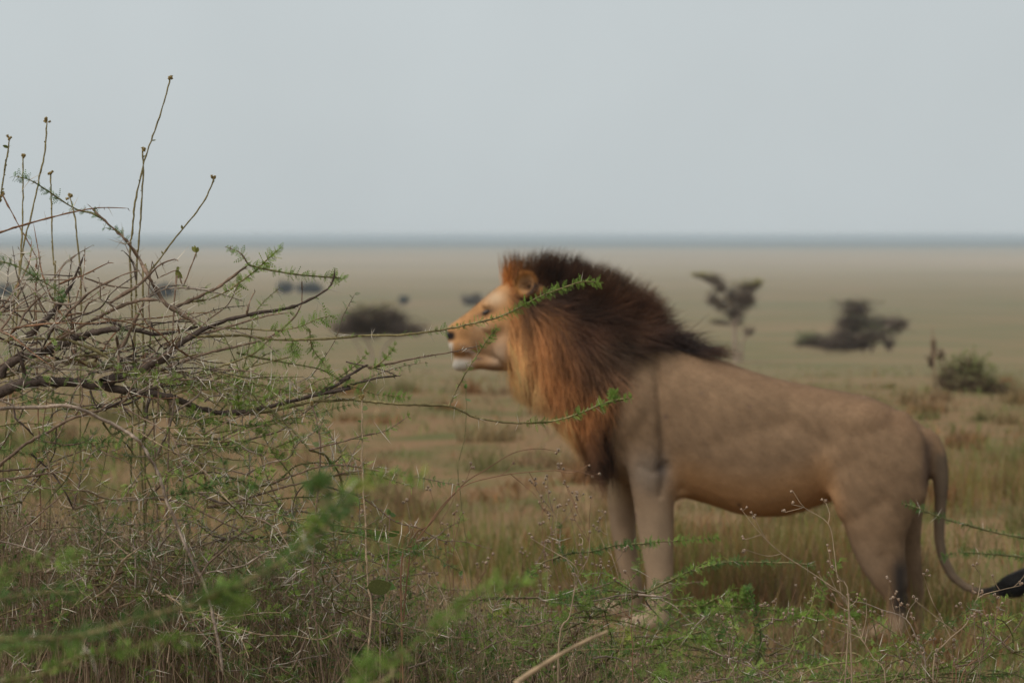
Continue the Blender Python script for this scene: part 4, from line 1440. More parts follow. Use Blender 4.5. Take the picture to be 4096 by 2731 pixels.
    br(Z('za', [(1420, 1370), (1370, 1350), (1200, 1220), (1000, 1130), (800, 1060), (600, 1045), (350, 1045), (150, 1050), (0, 1080)]), 15, 10, 'green', .08, 12, None, -.2)
    br(Z('za', [(0, 1480), (100, 1350), (250, 1260), (500, 1190), (700, 1120), (900, 1040), (1050, 990), (1200, 950), (1430, 920)]), 40, 26, 'dark', 0, 6, 6.18, 0, knob=.1)
    br(Z('za', [(1430, 920), (1600, 940), (1800, 990), (1950, 980), (2150, 940), (2350, 900)]), 20, 12, 'dark', .06, 12, None, 0)
    br(Z('za', [(1430, 890), (1300, 850), (1100, 870), (900, 870), (700, 850)]), 12, 6, 'dark', 0, 12, None, .3)
    # long bare whip rising to the upper left with a green tip
    br(Z('z4', [(1310, 500), (1280, 470), (1200, 420), (1120, 370), (1060, 280)]) + Z('z3', [(1000, 1440), (930, 1310), (850, 1200), (780, 1130), (680, 1040), (610, 970)]), 20, 9, 'brown', 0, 9, None, -.12)
    br(Z('z3', [(690, 1050), (610, 1010), (520, 990), (420, 930), (300, 850), (200, 790), (100, 765)]), 8, 4, 'olive', .42, 14, None, -.1, leafc='dark')
    br(Z('z3', [(860, 1210), (820, 1160), (780, 1130), (700, 1110)]), 4, 3, 'olive', .3, 10, None, -.1, name='twig', leafc='dark')
    br(Z('z3', [(-60, 1160), (0, 1140), (200, 1080), (450, 1015), (600, 985), (700, 975), (860, 980)]), 10, 3, 'red', 0, 18, 5.95, 0, tl=(.012, .03))
    # leafy fork over the tip
    br(Z('z4', [(1170, 388), (1300, 330), (1450, 260), (1560, 180), (1670, 100)]), 16, 10, 'brown', 0, 14, None, 0)
    br(Z('z4', [(1670, 100), (1640, 50), (1600, 10), (1520, -20)]), 7, 4, 'brown', .38, 6, None, 0, size=1.2)
    br(Z('z4', [(1670, 100), (1800, 130), (1950, 160), (2100, 175), (2250, 185), (2310, 195)]), 9, 5, 'olive', .62, 9, None, 0, size=1.15)
    br(Z('z4', [(1540, 270), (1650, 190), (1740, 120), (1800, 60), (1880, -10)]), 8, 4, 'green', .85, 12, None, .1, leafc='light', size=1.3)
    br(Z('z4', [(1250, 350), (1400, 330), (1540, 270), (1600, 230)]), 9, 6, 'green', .3, 20, None, .1)
    br(Z('z4', [(2028, 215), (2030, 300), (2020, 380), (1950, 480), (1800, 590), (1600, 645), (1400, 690), (1250, 740), (1100, 800), (950, 870)]), 5, 15, 'brown', .02, 9, None, 0)
    br(Z('z4', [(1660, 440), (1665, 390), (1690, 320), (1715, 280)]), 9, 5, 'brown', 0, 14, None, 0)
    br(Z('z4', [(1150, 980), (1300, 920), (1500, 850), (1700, 780), (1850, 740), (1970, 715)]), 10, 5, 'green', .06, 26, None, .1)
    br(Z('z4', [(1590, 690), (1800, 735), (2000, 770), (2150, 800), (2250, 850), (2330, 890)]), 9, 4, 'olive', .35, 26, None, .1)
    br(Z('z4', [(1400, 520), (1650, 530), (1850, 540), (2000, 520), (2120, 470), (2220, 440)]), 8, 4, 'green', .4, 20, None, .1, leaf_from=.45, size=1.5)
    br(Z('z4', [(2080, 530), (2090, 620), (2110, 680), (2160, 740), (2200, 800)]), 7, 4, 'green', .75, 12, None, 0, size=1.2)
    br(Z('z4', [(1970, 600), (1960, 660), (1990, 710)]), 6, 3, 'green', .9, 8, None, 0, size=1.2)
    br(Z('z4', [(1300, 570), (1450, 540), (1650, 480), (1800, 440), (1950, 420)]), 10, 5, 'brown', .15, 22, None, 0)
    # crown of dead twigs, upper left
    for pts, w0, w1, bk, lf in (
            ([(-60, 760), (60, 690), (190, 560), (270, 440), (320, 340)], 12, 7, 'brown', 0), ([(210, 930), (260, 800), (330, 700), (420, 600), (550, 490), (700, 400)], 10, 5, 'brown', 0),
            ([(330, 1000), (400, 950), (500, 850), (620, 740), (690, 650), (800, 480), (870, 350), (930, 200), (985, 60)], 26, 8, 'dark', 0), ([(560, 1000), (640, 900), (760, 780), (870, 670), (950, 590), (1080, 480), (1250, 390), (1450, 290), (1660, 235)], 15, 6, 'brown', 0),
            ([(700, 1040), (900, 930), (1050, 840), (1200, 770), (1350, 690), (1500, 630), (1700, 585), (1880, 590)], 15, 13, 'brown', 0), ([(1300, 620), (1420, 540), (1560, 460), (1700, 350), (1800, 250), (1900, 160), (2050, 110), (2100, 135)], 19, 4, 'brown', 0),
            ([(700, 400), (850, 340), (1000, 290), (1130, 220), (1270, 155), (1340, 155)], 8, 4, 'red', 0), ([(800, 350), (600, 355), (400, 350), (250, 355), (100, 410)], 5, 3, 'brown', 0), ([(850, 305), (650, 295), (480, 285)], 5, 3, 'dark', 0),
            ([(900, 610), (800, 640), (600, 610), (470, 530), (350, 430), (235, 375)], 8, 4, 'grey', 0), ([(1430, 1160), (1520, 970), (1580, 850), (1650, 700), (1700, 600)], 16, 10, 'brown', 0), ([(1390, 1370), (1400, 1200), (1380, 1080), (1370, 1000)], 16, 10, 'brown', 0),
            ([(1300, 1110), (1090, 1080)], 5, 3, 'dark', 0), ([(780, 600), (730, 550), (650, 460), (500, 370), (350, 280), (200, 190), (0, 130), (-40, 120)], 7, 5, 'olive', .75), ([(1600, 350), (1590, 250), (1560, 160), (1520, 80), (1440, 5)], 9, 4, 'dark', 0),
            ([(780, 1270), (1000, 1240), (1300, 1210), (1600, 1150), (1840, 1080)], 9, 6, 'green', .08), ([(0, 1500), (200, 1440), (400, 1330), (600, 1300), (900, 1310), (1150, 1360), (1350, 1400)], 15, 22, 'green', 0), ([(0, 1370), (150, 1260), (350, 1130), (500, 1070)], 9, 7, 'brown', 0),
            ([(290, 1570), (290, 1450), (250, 1300), (200, 1150)], 22, 12, 'dark', 0), ([(1560, 1370), (1580, 1200), (1550, 1050), (1530, 980)], 9, 5, 'dark', 0), ([(1780, 850), (1820, 1020), (1900, 1130), (1960, 1180)], 7, 5, 'dark', 0),
            ([(430, 530), (520, 700), (640, 820), (800, 870)], 8, 5, 'brown', 0), ([(0, 560), (40, 620), (60, 700)], 9, 5, 'dark', 0), ([(900, 870), (1000, 700), (1050, 620), (1200, 540), (1290, 500)], 9, 5, 'brown', 0), ([(930, 250), (960, 350), (1000, 450), (1010, 500)], 10, 6, 'grey', 0),
            ([(1000, 330), (1150, 380), (1350, 430), (1560, 450)], 8, 5, 'brown', 0), ([(1900, 1120), (1800, 1230), (1650, 1360)], 9, 10, 'brown', 0), ([(1640, 1400), (1900, 1330), (2100, 1270), (2340, 1220)], 9, 7, 'green', .05), ([(0, 950), (250, 900), (480, 820), (600, 870), (720, 930)], 7, 5, 'brown', 0)):
        br(Z('za', pts), w0, w1, bk, lf, 17, None, None, tl=(.025, .06), leafc='dark' if bk == 'olive' else 'mid', leaf_from=0)
    # hanging and crossing stems below the thick limb
    for pts, w0, w1, bk, lf in (
            ([(-60, 1110), (0, 1060), (150, 930), (320, 800), (460, 720), (600, 640), (800, 530), (1000, 460), (1250, 390), (1400, 340)], 15, 10, 'brown', 0.02), ([(1215, 560), (1300, 680), (1440, 770), (1540, 880), (1640, 1050), (1720, 1200), (1800, 1380), (1870, 1567)], 9, 7, 'olive', 0.05),
            ([(160, 360), (180, 500), (260, 570), (340, 650), (400, 720)], 9, 9, 'dark', 0), ([(1060, 190), (1110, 320), (1160, 430)], 9, 7, 'dark', 0), ([(1430, 230), (1430, 330), (1480, 420), (1560, 510)], 8, 6, 'dark', 0), ([(1770, 240), (1720, 400), (1740, 560)], 18, 10, 'dark', 0),
            ([(1700, 460), (1690, 700), (1670, 800)], 14, 12, 'grey', 0), ([(2040, 240), (2030, 450), (1990, 600), (1930, 760), (1880, 870), (1830, 1000)], 14, 8, 'grey', 0), ([(2352, 880), (2200, 980), (2050, 1130), (1900, 1280), (1750, 1440), (1650, 1567)], 7, 9, 'brown', 0.03),
            ([(370, 930), (500, 1040), (620, 1150), (700, 1270), (780, 1400), (860, 1567)], 7, 7, 'dark', .1), ([(1060, 500), (1000, 650), (930, 800), (870, 950), (850, 1080), (760, 1250), (620, 1400), (520, 1560)], 7, 8, 'olive', .05), ([(-40, 1240), (200, 1210), (450, 1170), (760, 1130)], 16, 7, 'brown', 0),
            ([(1300, 600), (1400, 650), (1500, 760)], 6, 4, 'olive', .6), ([(0, 870), (100, 880), (300, 920), (450, 900), (700, 840), (900, 800)], 6, 4, 'green', .7), ([(420, 760), (600, 790), (800, 820), (1000, 780), (1180, 620)], 7, 5, 'brown', .6), ([(1000, 800), (1200, 790), (1400, 790)], 6, 3, 'green', .9),
            ([(0, 600), (200, 560), (400, 570), (700, 610)], 7, 4, 'green', .4), ([(400, 190), (600, 250), (800, 320), (1000, 400)], 7, 5, 'olive', .3), ([(200, 330), (400, 280), (600, 250), (700, 300)], 6, 4, 'green', .8), ([(1600, 500), (1900, 450), (2200, 520)], 7, 4, 'green', .6)):
        br(Z('zb', pts), w0, w1, bk, lf, 18, None, None, tl=(.022, .05), leafc='dark' if lf > .5 else 'mid')
    # the smooth grey stem arching down in front
    br(Z('zb', [(-60, 392), (0, 390), (200, 385), (500, 375), (780, 360), (950, 400), (1100, 470), (1300, 560), (1450, 640), (1600, 740), (1680, 830), (1740, 940), (1820, 1070), (1900, 1260), (1950, 1450), (2000, 1567)]) + Z('z5', [(1200, 530), (1250, 650), (1310, 780), (1380, 920), (1450, 1200), (1500, 1500)]), 16, 12, 'grey', 0, 3, 5.62, -.03, knob=.06)
    for pts, w0, w1, bk, lf, lc in (
            ([(-30, 705), (200, 690), (400, 690), (600, 660), (850, 620)], 8, 4, 'green', .35, 'mid'), ([(0, 800), (200, 830), (350, 810), (500, 730)], 10, 8, 'brown', .1, 'mid'), ([(520, 745), (700, 830), (900, 900), (1050, 960), (1130, 1080)], 8, 4, 'grey', .06, 'mid'),
            ([(480, 790), (640, 840), (760, 880)], 5, 3, 'green', .9, 'dark'), ([(780, 850), (950, 890), (1250, 930)], 5, 3, 'green', .7, 'mid'), ([(0, 1130), (180, 960), (350, 840), (500, 750)], 8, 6, 'brown', 0, 'mid'), ([(50, 1240), (250, 1160), (480, 1145), (700, 1230), (850, 1310), (1030, 1430)], 6, 3, 'dark', 0, 'mid'),
            ([(200, 1000), (450, 1080), (700, 1130), (900, 1190), (1100, 1250), (1300, 1300)], 6, 4, 'grey', 0, 'mid'), ([(380, 1550), (700, 1490), (1000, 1400), (1300, 1310), (1600, 1240), (1900, 1170), (2150, 1130), (2352, 1090), (2420, 1070)], 10, 5, 'brown', 0, 'mid'),
            ([(-40, 1410), (200, 1370), (400, 1310), (600, 1260), (800, 1240), (920, 1290)], 7, 4, 'olive', 1.1, 'dark'), ([(580, 1460), (700, 1390), (830, 1350), (920, 1300)], 5, 3, 'green', .9, 'light'), ([(880, 1240), (1000, 1160), (1130, 1120)], 5, 3, 'green', .9, 'light'),
            ([(1120, 880), (1230, 830), (1350, 780), (1470, 735)], 6, 4, 'green', 1.1, 'light'), ([(820, 580), (1100, 590), (1300, 520), (1600, 470), (1900, 380), (2100, 340)], 6, 3, 'green', .55, 'dark'), ([(0, 170), (150, 140), (400, 130), (700, 120), (1050, 130)], 7, 3, 'green', .45, 'mid'),
            ([(760, 440), (750, 350), (740, 200), (740, 60)], 7, 4, 'green', 1.5, 'light'), ([(620, 560), (500, 540), (350, 480), (220, 420)], 6, 4, 'green', 1.2, 'light'), ([(850, 300), (1050, 290), (1200, 220), (1330, 170)], 6, 3, 'green', .8, 'light'), ([(0, 600), (150, 590), (300, 600), (450, 560)], 6, 4, 'green', .6, 'mid'),
            ([(880, 560), (960, 620), (1050, 680)], 6, 3, 'green', 1.3, 'mid'), ([(350, 310), (420, 250), (620, 230)], 7, 5, 'grey', 0, 'mid'), ([(0, 430), (200, 300), (300, 200), (330, 0)], 10, 7, 'grey', 0, 'mid')):
        br(Z('zc', pts), w0, w1, bk, lf, 24, None, None, tl=(.022, .05), leafc=lc)
    for pts, w0, w1, bk, lf in (
            ([(440, 760), (580, 740), (800, 730), (980, 720), (1040, 735), (1150, 790), (1220, 850)], 15, 7, 'green', .1), ([(990, 715), (1050, 640), (1075, 550)], 12, 7, 'brown', 0), ([(1340, 850), (1400, 760), (1480, 690), (1560, 620)], 11, 7, 'brown', 0),
            ([(440, 910), (700, 860), (950, 760), (1150, 690)], 10, 8, 'brown', 0), ([(1150, 690), (1270, 660), (1500, 600), (1700, 600), (1900, 560), (2100, 500)], 8, 5, 'brown', .1), ([(1380, 825), (1500, 800), (1650, 770), (1800, 680), (2000, 620), (2260, 545)], 8, 5, 'grey', 0),
            ([(630, 1000), (780, 985), (1000, 975), (1180, 960)], 8, 4, 'green', .6), ([(1150, 1250), (1250, 1170), (1320, 1080)], 8, 6, 'brown', 0), ([(0, 610), (150, 520), (300, 400), (420, 300)], 7, 5, 'brown', 0), ([(0, 140), (250, 120), (420, 90)], 10, 5, 'brown', .1), ([(300, 820), (440, 760)], 10, 12, 'grey', 0)):
        br(Z('z5', pts), w0, w1, bk, lf, 18, None, None, tl=(.022, .05))
    # finer growth filling the bush
    gx0 = P(0, 2000, 6.2)[0]

    def low(r):
        u = r.uniform(-200, 1350)
        return P(u, r.uniform(1850, 2900 - u * .1), r.uniform(5.75, 6.9))

    def up(r):
        return P(r.uniform(-150, 700), r.uniform(1230, 1620), r.uniform(5.8, 6.6))

    def midr(r):
        return P(r.uniform(300, 1050), r.uniform(1450, 1900), r.uniform(5.8, 6.5))
    B.grow(130, up, lambda r: (r.uniform(-.6, 1), r.uniform(-.6, .6), r.uniform(-.15, .45)), (.12, .36), (.0016, .0035), .03, 34, ('brown', 'grey', 'dark', 'red'), .1, tl=(.02, .055))
    B.grow(60, midr, lambda r: (r.uniform(.1, 1), r.uniform(-.6, .6), r.uniform(-.35, .25)), (.14, .32), (.0016, .003), .2, 26, ('brown', 'green', 'olive'), .2)
    B.grow(260, low, lambda r: (r.uniform(-.5, 1), r.uniform(-.7, .7), r.uniform(-.15, .45)), (.2, .6), (.0016, .0035), .22, 26, ('brown', 'green', 'grey', 'pale', 'olive'), .2, ('mid', 'dark', 'dark', 'light'))
    B.finish()


def low_bush_mid():
    base = P(1750, 2900, 6.7)
    base[2] = 0
    B = Bush('low spreading thorn shrub under the lion\'s chest, mixed with dry weeds', base, 102, d_default=6.6, d_lim=(6.0, 7.6))
    for k in range(7):
        e = P(1500 + k * 170, 2560 - 40 * (k % 3), 6.5 + .12 * (k % 4))
        B.limb(np.array([[base[0] + .05 * (k - 3), base[1], 0, .011], [*(base * .5 + e * .5 + np.array([0, 0, .05])), .007], [*e, .004]]), 'brown', .15, 12)
    br = B.branch
    for k, pts, w0, w1, bk, lf, lc in (
            ('z7', [(0, 610), (120, 570), (240, 545), (300, 540)], 7, 4, 'brown', .1, 'mid'), ('z7', [(0, 760), (250, 700), (450, 710)], 6, 3, 'green', .8, 'light'), ('z7', [(500, 740), (700, 680), (830, 660)], 6, 3, 'green', .7, 'mid'), ('z7', [(250, 540), (400, 560), (580, 580)], 6, 3, 'green', .8, 'mid'),
            ('z7', [(600, 870), (800, 830), (950, 820)], 8, 5, 'brown', 0, 'mid'), ('z7', [(1050, 1010), (1200, 1000), (1350, 995), (1600, 990), (1850, 975), (2000, 960), (2120, 930)], 10, 5, 'brown', .25, 'mid'), ('z7', [(1850, 955), (2000, 920), (2170, 860)], 7, 4, 'brown', .15, 'mid'),
            ('z7', [(1100, 1220), (1200, 1180), (1300, 1120), (1420, 1080)], 5, 3, 'green', .9, 'yellow'), ('z7', [(1040, 1180), (1250, 1320), (1450, 1400), (1700, 1470)], 8, 5, 'green', .6, 'mid'), ('z7', [(600, 1230), (540, 1180), (560, 1290), (620, 1330)], 5, 3, 'green', .9, 'yellow'),
            ('z7', [(100, 1180), (230, 1270), (350, 1330), (480, 1390)], 11, 7, 'grey', .05, 'mid'), ('z7', [(1950, 1460), (2100, 1400), (2250, 1350), (2352, 1330)], 7, 5, 'green', .6, 'light'), ('z7', [(1700, 1230), (1750, 1215), (1900, 1150), (2100, 1050), (2230, 990), (2352, 950)], 11, 9, 'olive', .25, 'dark'),
            ('z8', [(-10, 885), (70, 840), (150, 800), (300, 745), (400, 720), (500, 700), (700, 705), (900, 710), (1040, 725)], 10, 6, 'green', .42, 'dark'), ('z7', [(1700, 730), (1830, 690), (1960, 680), (2120, 640), (2352, 625)], 8, 6, 'olive', .55, 'dark'),
            ('z8', [(-20, 582), (0, 580), (150, 570), (310, 560), (420, 550)], 6, 3, 'green', .5, 'mid'), ('z8', [(60, 1000), (150, 985), (300, 980), (550, 985), (750, 1000), (950, 1030), (1200, 1035), (1310, 1030)], 10, 4, 'green', .8, 'mid'), ('z8', [(640, 1460), (690, 1250), (690, 1100), (660, 980), (620, 870)], 12, 5, 'olive', .55, 'dark'),
            ('z8', [(620, 980), (610, 900), (590, 875)], 5, 4, 'green', 1.6, 'mid'), ('z8', [(-20, 1245), (0, 1230), (200, 1180), (400, 1200), (700, 1230)], 9, 5, 'green', .7, 'mid'), ('z8', [(60, 1420), (100, 1400), (350, 1350), (600, 1310), (700, 1290)], 9, 4, 'green', .8, 'mid'), ('z8', [(300, 1000), (420, 930), (560, 920)], 6, 3, 'green', .6, 'mid'),
            ('z8', [(730, 1080), (900, 1050), (1010, 1045)], 6, 3, 'green', .8, 'light'), ('z8', [(0, 1180), (100, 1110), (200, 1060), (330, 1020)], 10, 6, 'olive', .2, 'dark'), ('z8', [(750, 1350), (900, 1330), (1100, 1340), (1300, 1330)], 8, 4, 'green', .7, 'mid'), ('z8', [(350, 1110), (450, 1090), (560, 1060)], 6, 3, 'green', .7, 'mid'),
            ('zd', [(560, 1340), (800, 1310), (1000, 1300), (1300, 1250), (1500, 1180), (1630, 1120)], 8, 4, 'green', .9, 'light'), ('zd', [(460, 1480), (600, 1420), (780, 1340), (850, 1240), (930, 1130), (890, 1080)], 6, 3, 'green', .5, 'yellow')):
        dep = 6.9 if k == 'z8' else None
        br(Z(k, pts), w0, w1, bk, lf * 1.7, 11, dep, None, lc, tl=(.02, .042))

    def fill(r):
        u = r.uniform(1150, 3150)
        return P(u, r.uniform(2330 + max(0, u - 2300) * .17, 2900), r.uniform(6.1, 7.5))
    B.grow(280, fill, lambda r: (r.uniform(-.9, 1), r.uniform(-.7, .7), r.uniform(-.15, .2)), (.15, .4), (.0015, .0032), .42, 9, ('brown', 'green', 'grey', 'olive'), .2, ('mid', 'dark', 'light', 'mid'))
    B.finish()


def right_bushes():
    base = P(4450, 2500, 7.6)
    base[2] = 0
    B = Bush('thorn shrub sending two soft green shoots across the lion\'s tail', base, 103, d_default=7.6, d_lim=(7.0, 8.2))
    B.limb(np.array([[*base, .012], [base[0], base[1], .4, .010], [*P(4300, 2200, 7.6), .006], [*P(4110, 2155, 7.6), .005]]), 'olive', .3, 12)
    B.branch(Z('z8', [(2380, 555), (2352, 550), (2150, 510), (2000, 470), (1850, 430), (1700, 370), (1590, 335)]), 11, 6, 'olive', .55, 18, 7.6, 0, 'dark', tl=(.03, .055))
    B.limb(np.array([[base[0], base[1], .3, .009], [*P(4250, 2240, 7.55), .006], [*P(4110, 2228, 7.5), .005]]), 'olive', .3, 12)
    B.branch(Z('z8', [(2380, 672), (2352, 670), (2100, 650), (1950, 640), (1850, 665)]), 9, 5, 'olive', .7, 14, 7.5, 0, 'dark', tl=(.025, .05))
    B.finish(100, 120, 150)
    base = P(3500, 2950, 6.3)
    base[2] = 0
    B = Bush('low green thorn shrub among dry seed stalks beside the lion\'s hind paw', base, 104, d_default=6.25, d_lim=(5.9, 6.9))
    for e in (P(3450, 2740, 6.2), P(3900, 2650, 6.3), P(3100, 2740, 6.3), P(3750, 2720, 6.4)):
        B.limb(np.array([[*base, .010], [*(base * .5 + e * .5), .007], [*e, .005]]), 'brown', .2, 12)
    for k, pts, w0, w1, bk, lf, lc in (
            ('z8', [(1400, 1480), (1500, 1450), (1700, 1400), (1900, 1350), (2060, 1300), (2150, 1210), (2200, 1130)], 10, 4, 'green', .7, 'mid'), ('z8', [(2000, 1330), (2150, 1290), (2352, 1260)], 8, 4, 'green', .5, 'mid'), ('z8', [(800, 1470), (1000, 1440), (1250, 1450), (1420, 1470)], 8, 4, 'green', .8, 'mid'),
            ('z8', [(1700, 1440), (1900, 1400), (2150, 1420), (2352, 1400)], 8, 4, 'green', .6, 'dark'), ('z8', [(1300, 1330), (1400, 1280), (1550, 1220)], 6, 3, 'green', .6, 'mid'), ('z8', [(2080, 1280), (2130, 1180), (2190, 1110), (2210, 1060)], 5, 3, 'green', .4, 'yellow')):
        B.branch(Z(k, pts), w0, w1, bk, lf, 16, None, None, lc, tl=(.022, .05))

    def fill(r):
        return P(r.uniform(2900, 4200), r.uniform(2600, 2950), r.uniform(6.0, 6.9))
    B.grow(80, fill, lambda r: (r.uniform(-1, 1), r.uniform(-.7, .7), r.uniform(-.1, .5)), (.15, .4), (.0015, .003), .34, 7, ('brown', 'green', 'olive'), .2)
    B.finish(150, 250, 300)


def near_bush():
    # leafier than the others: young green shoots
    base = np.array([P(-500, 2700, 3.5)[0], 3.3, 0.0])
    B = Bush('blurred green thorn shrub with leafy shoots close in front of everything', base, 105, d_default=3.4, d_lim=(2.8, 4.3))
    B.leaf_gain = 1.25
    e = P(-150, 2640, 3.3)
    B.limb(np.array([[*base, .014], [base[0] + .02, base[1], .5, .011], [*e, .008], [*P(-20, 2560, 3.3), .006]]), 'green', .4, 10)
    e2 = P(300, 2950, 3.2)
    B.limb(np.array([[*base, .012], [*(base * .5 + e2 * .5), .009], [*e2, .006]]), 'green', .2, 8)
    br = B.branch
    br(Z('z5', [(-60, 1275), (100, 1265), (500, 1250), (1000, 1110), (1350, 1020), (1550, 930), (1800, 800), (2000, 680), (2150, 560), (2250, 430), (2352, 330)]) + Z('z7', [(100, 240), (180, 200)]), 20, 8, 'green', .95, 10, 3.25, .02, 'dark', tl=(.025, .045), size=1.05)
    br(Z('z7', [(-10, 640), (100, 480), (250, 330), (400, 230), (600, 165), (800, 180)]), 9, 6, 'green', .9, 4, 3.4, .02, 'light', tl=(.02, .04), size=1.0)
    br(Z('z5', [(1480, 960), (1560, 1000), (1620, 1060)]), 8, 5, 'green', .5, 4, 3.28, 0, 'mid', size=1.5)
    br(Z('z5', [(1350, 1020), (1450, 950), (1560, 900)]), 8, 5, 'green', .5, 4, 3.26, 0, 'mid', size=1.5)
    br(Z('z5', [(-60, 900), (0, 850), (150, 780), (250, 730), (450, 720), (540, 705)]), 12, 6, 'green', .7, 12, 3.6, 0, 'mid', tl=(.025, .05))
    br(Z('z5', [(-60, 1010), (0, 1000), (150, 970), (350, 950), (560, 970)]), 11, 6, 'green', .7, 14, 3.7, 0, 'dark', tl=(.025, .05))
    br(Z('z5', [(-60, 1600), (0, 1560), (300, 1500), (550, 1380), (850, 1330), (1100, 1290), (1340, 1290)]), 16, 7, 'green', .7, 16, 3.5, 0, 'mid', tl=(.025, .05))
    br(Z('z5', [(0, 1330), (120, 1330), (280, 1310), (500, 1300)]), 10, 6, 'green', .9, 12, 3.4, 0, 'mid', tl=(.025, .05))
    B.limb(np.array([[*e2, .006], [*P(1450, 2750, 3.35), .004], [*P(1570, 2640, 3.4), .003]]), 'green', .3, 4)
    br(Z('z7', [(560, 1470), (620, 1400), (750, 1330), (900, 1180), (1050, 1080), (1200, 960), (1320, 900)]), 11, 7, 'green', .7, 4, 3.4, .02, 'mid', tl=(.02, .04))
    br(Z('z7', [(1310, 905), (1420, 900), (1530, 885), (1640, 880)]), 7, 5, 'green', .5, 3, 3.42, .02, 'light', tl=(.02, .04))
    br(Z('z7', [(360, 1560), (420, 1480), (450, 1420)]), 9, 6, 'green', .8, 4, 3.45, .02, 'mid', size=1.4)
    B.finish(100, 150, 300)


# ------------------------------------------------------------------ dry stick, upright weeds, seed-head weeds
def ovate_leaf(L, W, n=6):
    V, F = [], []
    for i in range(n + 1):
        t = i / n
        w = W * math.sin(math.pi * min(1, t * .94 + .06)) ** .8 * (1 - .15 * t)
        V += [(-w, t * L, .12 * w + .10 * L * t * t), (0, t * L, .08 * L * t * t), (w, t * L, .12 * w + .10 * L * t * t)]
    for i in range(n):
        a = i * 3
        F += [(a, a + 1, a + 4, a + 3), (a + 1, a + 2, a + 5, a + 4)]
    return np.array(V, float), np.array(F, int)


OV_V, OV_F = ovate_leaf(1.0, .30)


def bud_mesh():
    prof = [(.0, .10), (.18, .42), (.45, .5), (.75, .42), (1.0, .62), (.9, .25)]
    ang = np.arange(6) * math.pi / 3
    V = np.array([[q * math.cos(a), q * math.sin(a), t] for (t, q) in prof for a in ang])
    idx = np.arange(36).reshape(6, 6)
    F = np.stack([idx[:-1], np.roll(idx[:-1], -1, 1), np.roll(idx[1:], -1, 1), idx[1:]], -1).reshape(-1, 4)
    C = np.repeat(np.array([(.16, .10, .065), (.24, .16, .105), (.28, .19, .13), (.30, .21, .15), (.40, .31, .23), (.12, .08, .05)]), 6, axis=0)
    return V, F, C


BUD_V, BUD_F, BUD_C = bud_mesh()


def place(name, key, V, F, C, mat, p, d, scale, parent, origin, r, along='y'):
    x, y, z = basis(np.asarray(d)[None], np.array([r.uniform(0, 6.28)]))
    me = shared_mesh(key, V, F, C, mat)
    if along == 'y':
        return frame_obj(name, me, np.asarray(p), x[0] * scale, y[0] * scale, z[0] * scale, parent, origin)
    return frame_obj(name, me, np.asarray(p), x[0] * scale, z[0] * scale, y[0] * scale, parent, origin)


def to_ground(p2, d, r):
    """carry the last traced point down to the terrain"""
    q = P(*p2, d)
    return np.array([q[0] + r.normal(0, .02), q[1] + r.normal(0, .02), ground_z(q[0], q[1]) - .02])


def upright_weed(label, pts, d, w0, w1, seed, bark='olive', leaf_n=10, leaf_size=.012, top='bud', leafc=(.16, .17, .045), big=(), group=None, name='weed_stem'):
    """pts: top first, pixels"""
    r = np.random.default_rng(seed)
    q = [P(a, b, d) for (a, b) in pts]
    g = to_ground(pts[-1], d, r)
    if q[-1][2] > .1:
        q.append(q[-1] * .45 + g * .55 + r.normal(0, .02, 3))
        q.append(g)
    q = np.array(q)[::-1]
    w = np.linspace(w0, w1, len(q)) / 2 * d / FPX
    root = empty(name, q[0])
    tag(root, label, 'plant', group)
    c = catmull(np.column_stack([q, w]), .012)
    c[:, :3] += r.normal(0, .0006, (len(c), 3))
    V, F = strands(c[None, :, :3], c[None, :, 3] * (1 + .15 * r.normal(0, 1, len(c)))[None], 6)
    mb = MB()
    mb.add(V, F, np.array(BARK[bark]) * r.uniform(.85, 1.2))
    mb.build('stem', M_BARK, root, q[0])
    n = len(c)
    T = norm(np.gradient(c[:, :3], axis=0))
    CL = np.tile(np.array(leafc), (len(OV_V), 1))
    key = 'weed_leaf_%d' % (int(leafc[0] * 1000))
    u, v, _ = project(c[:, :3])
    vis = np.where((v < 2700) & (u > -10))[0]
    for k in range(leaf_n):
        i = int(vis[int((k + r.uniform(.1, .9)) / leaf_n * (len(vis) - 1))])
        a = norm(np.cross(T[i], r.normal(size=3)) + T[i] * r.uniform(.3, 1.2))
        place('leaf', key, OV_V, OV_F, CL, M_LEAF, c[i, :3], a, leaf_size * r.uniform(.5, 1.2), root, q[0], r)
    for (bu, bv, sz, col) in big:
        p = P(bu, bv, d)
        i = int(np.argmin(((c[:, :3] - p) ** 2).sum(1)))
        dr = norm(p - c[i, :3] + np.array([0, -.004, .002]))
        kb = 'broad_leaf_%d_%d' % (int(col[0] * 1000), int(col[1] * 1000))
        ln = max(sz, np.linalg.norm(p - c[i, :3]))
        place('leaf', kb, OV_V * np.array([1.5, 1, 1]), OV_F, np.tile(np.array(col), (len(OV_V), 1)), M_LEAF, c[i, :3], dr, sz, root, q[0], r)
    if top == 'bud':
        for k in range(6):
            a = norm(T[-1] + r.normal(0, .7, 3))
            place('flower_bud', 'weed_bud', BUD_V * np.array([.8, .8, 1]), BUD_F, np.tile(np.array((.25, .18, .07)), (36, 1)), M_DRY, c[-1, :3] - T[-1] * .004 + r.normal(0, .002, 3), a, r.uniform(.005, .010), root, q[0], r, 'z')
    elif top == 'leaf':
        for k in range(4):
            a = norm(T[-1] * .6 + r.normal(0, .6, 3))
            place('leaf', key, OV_V, OV_F, CL, M_LEAF, c[-1, :3], a, leaf_size * r.uniform(1.2, 1.9), root, q[0], r)
    return root


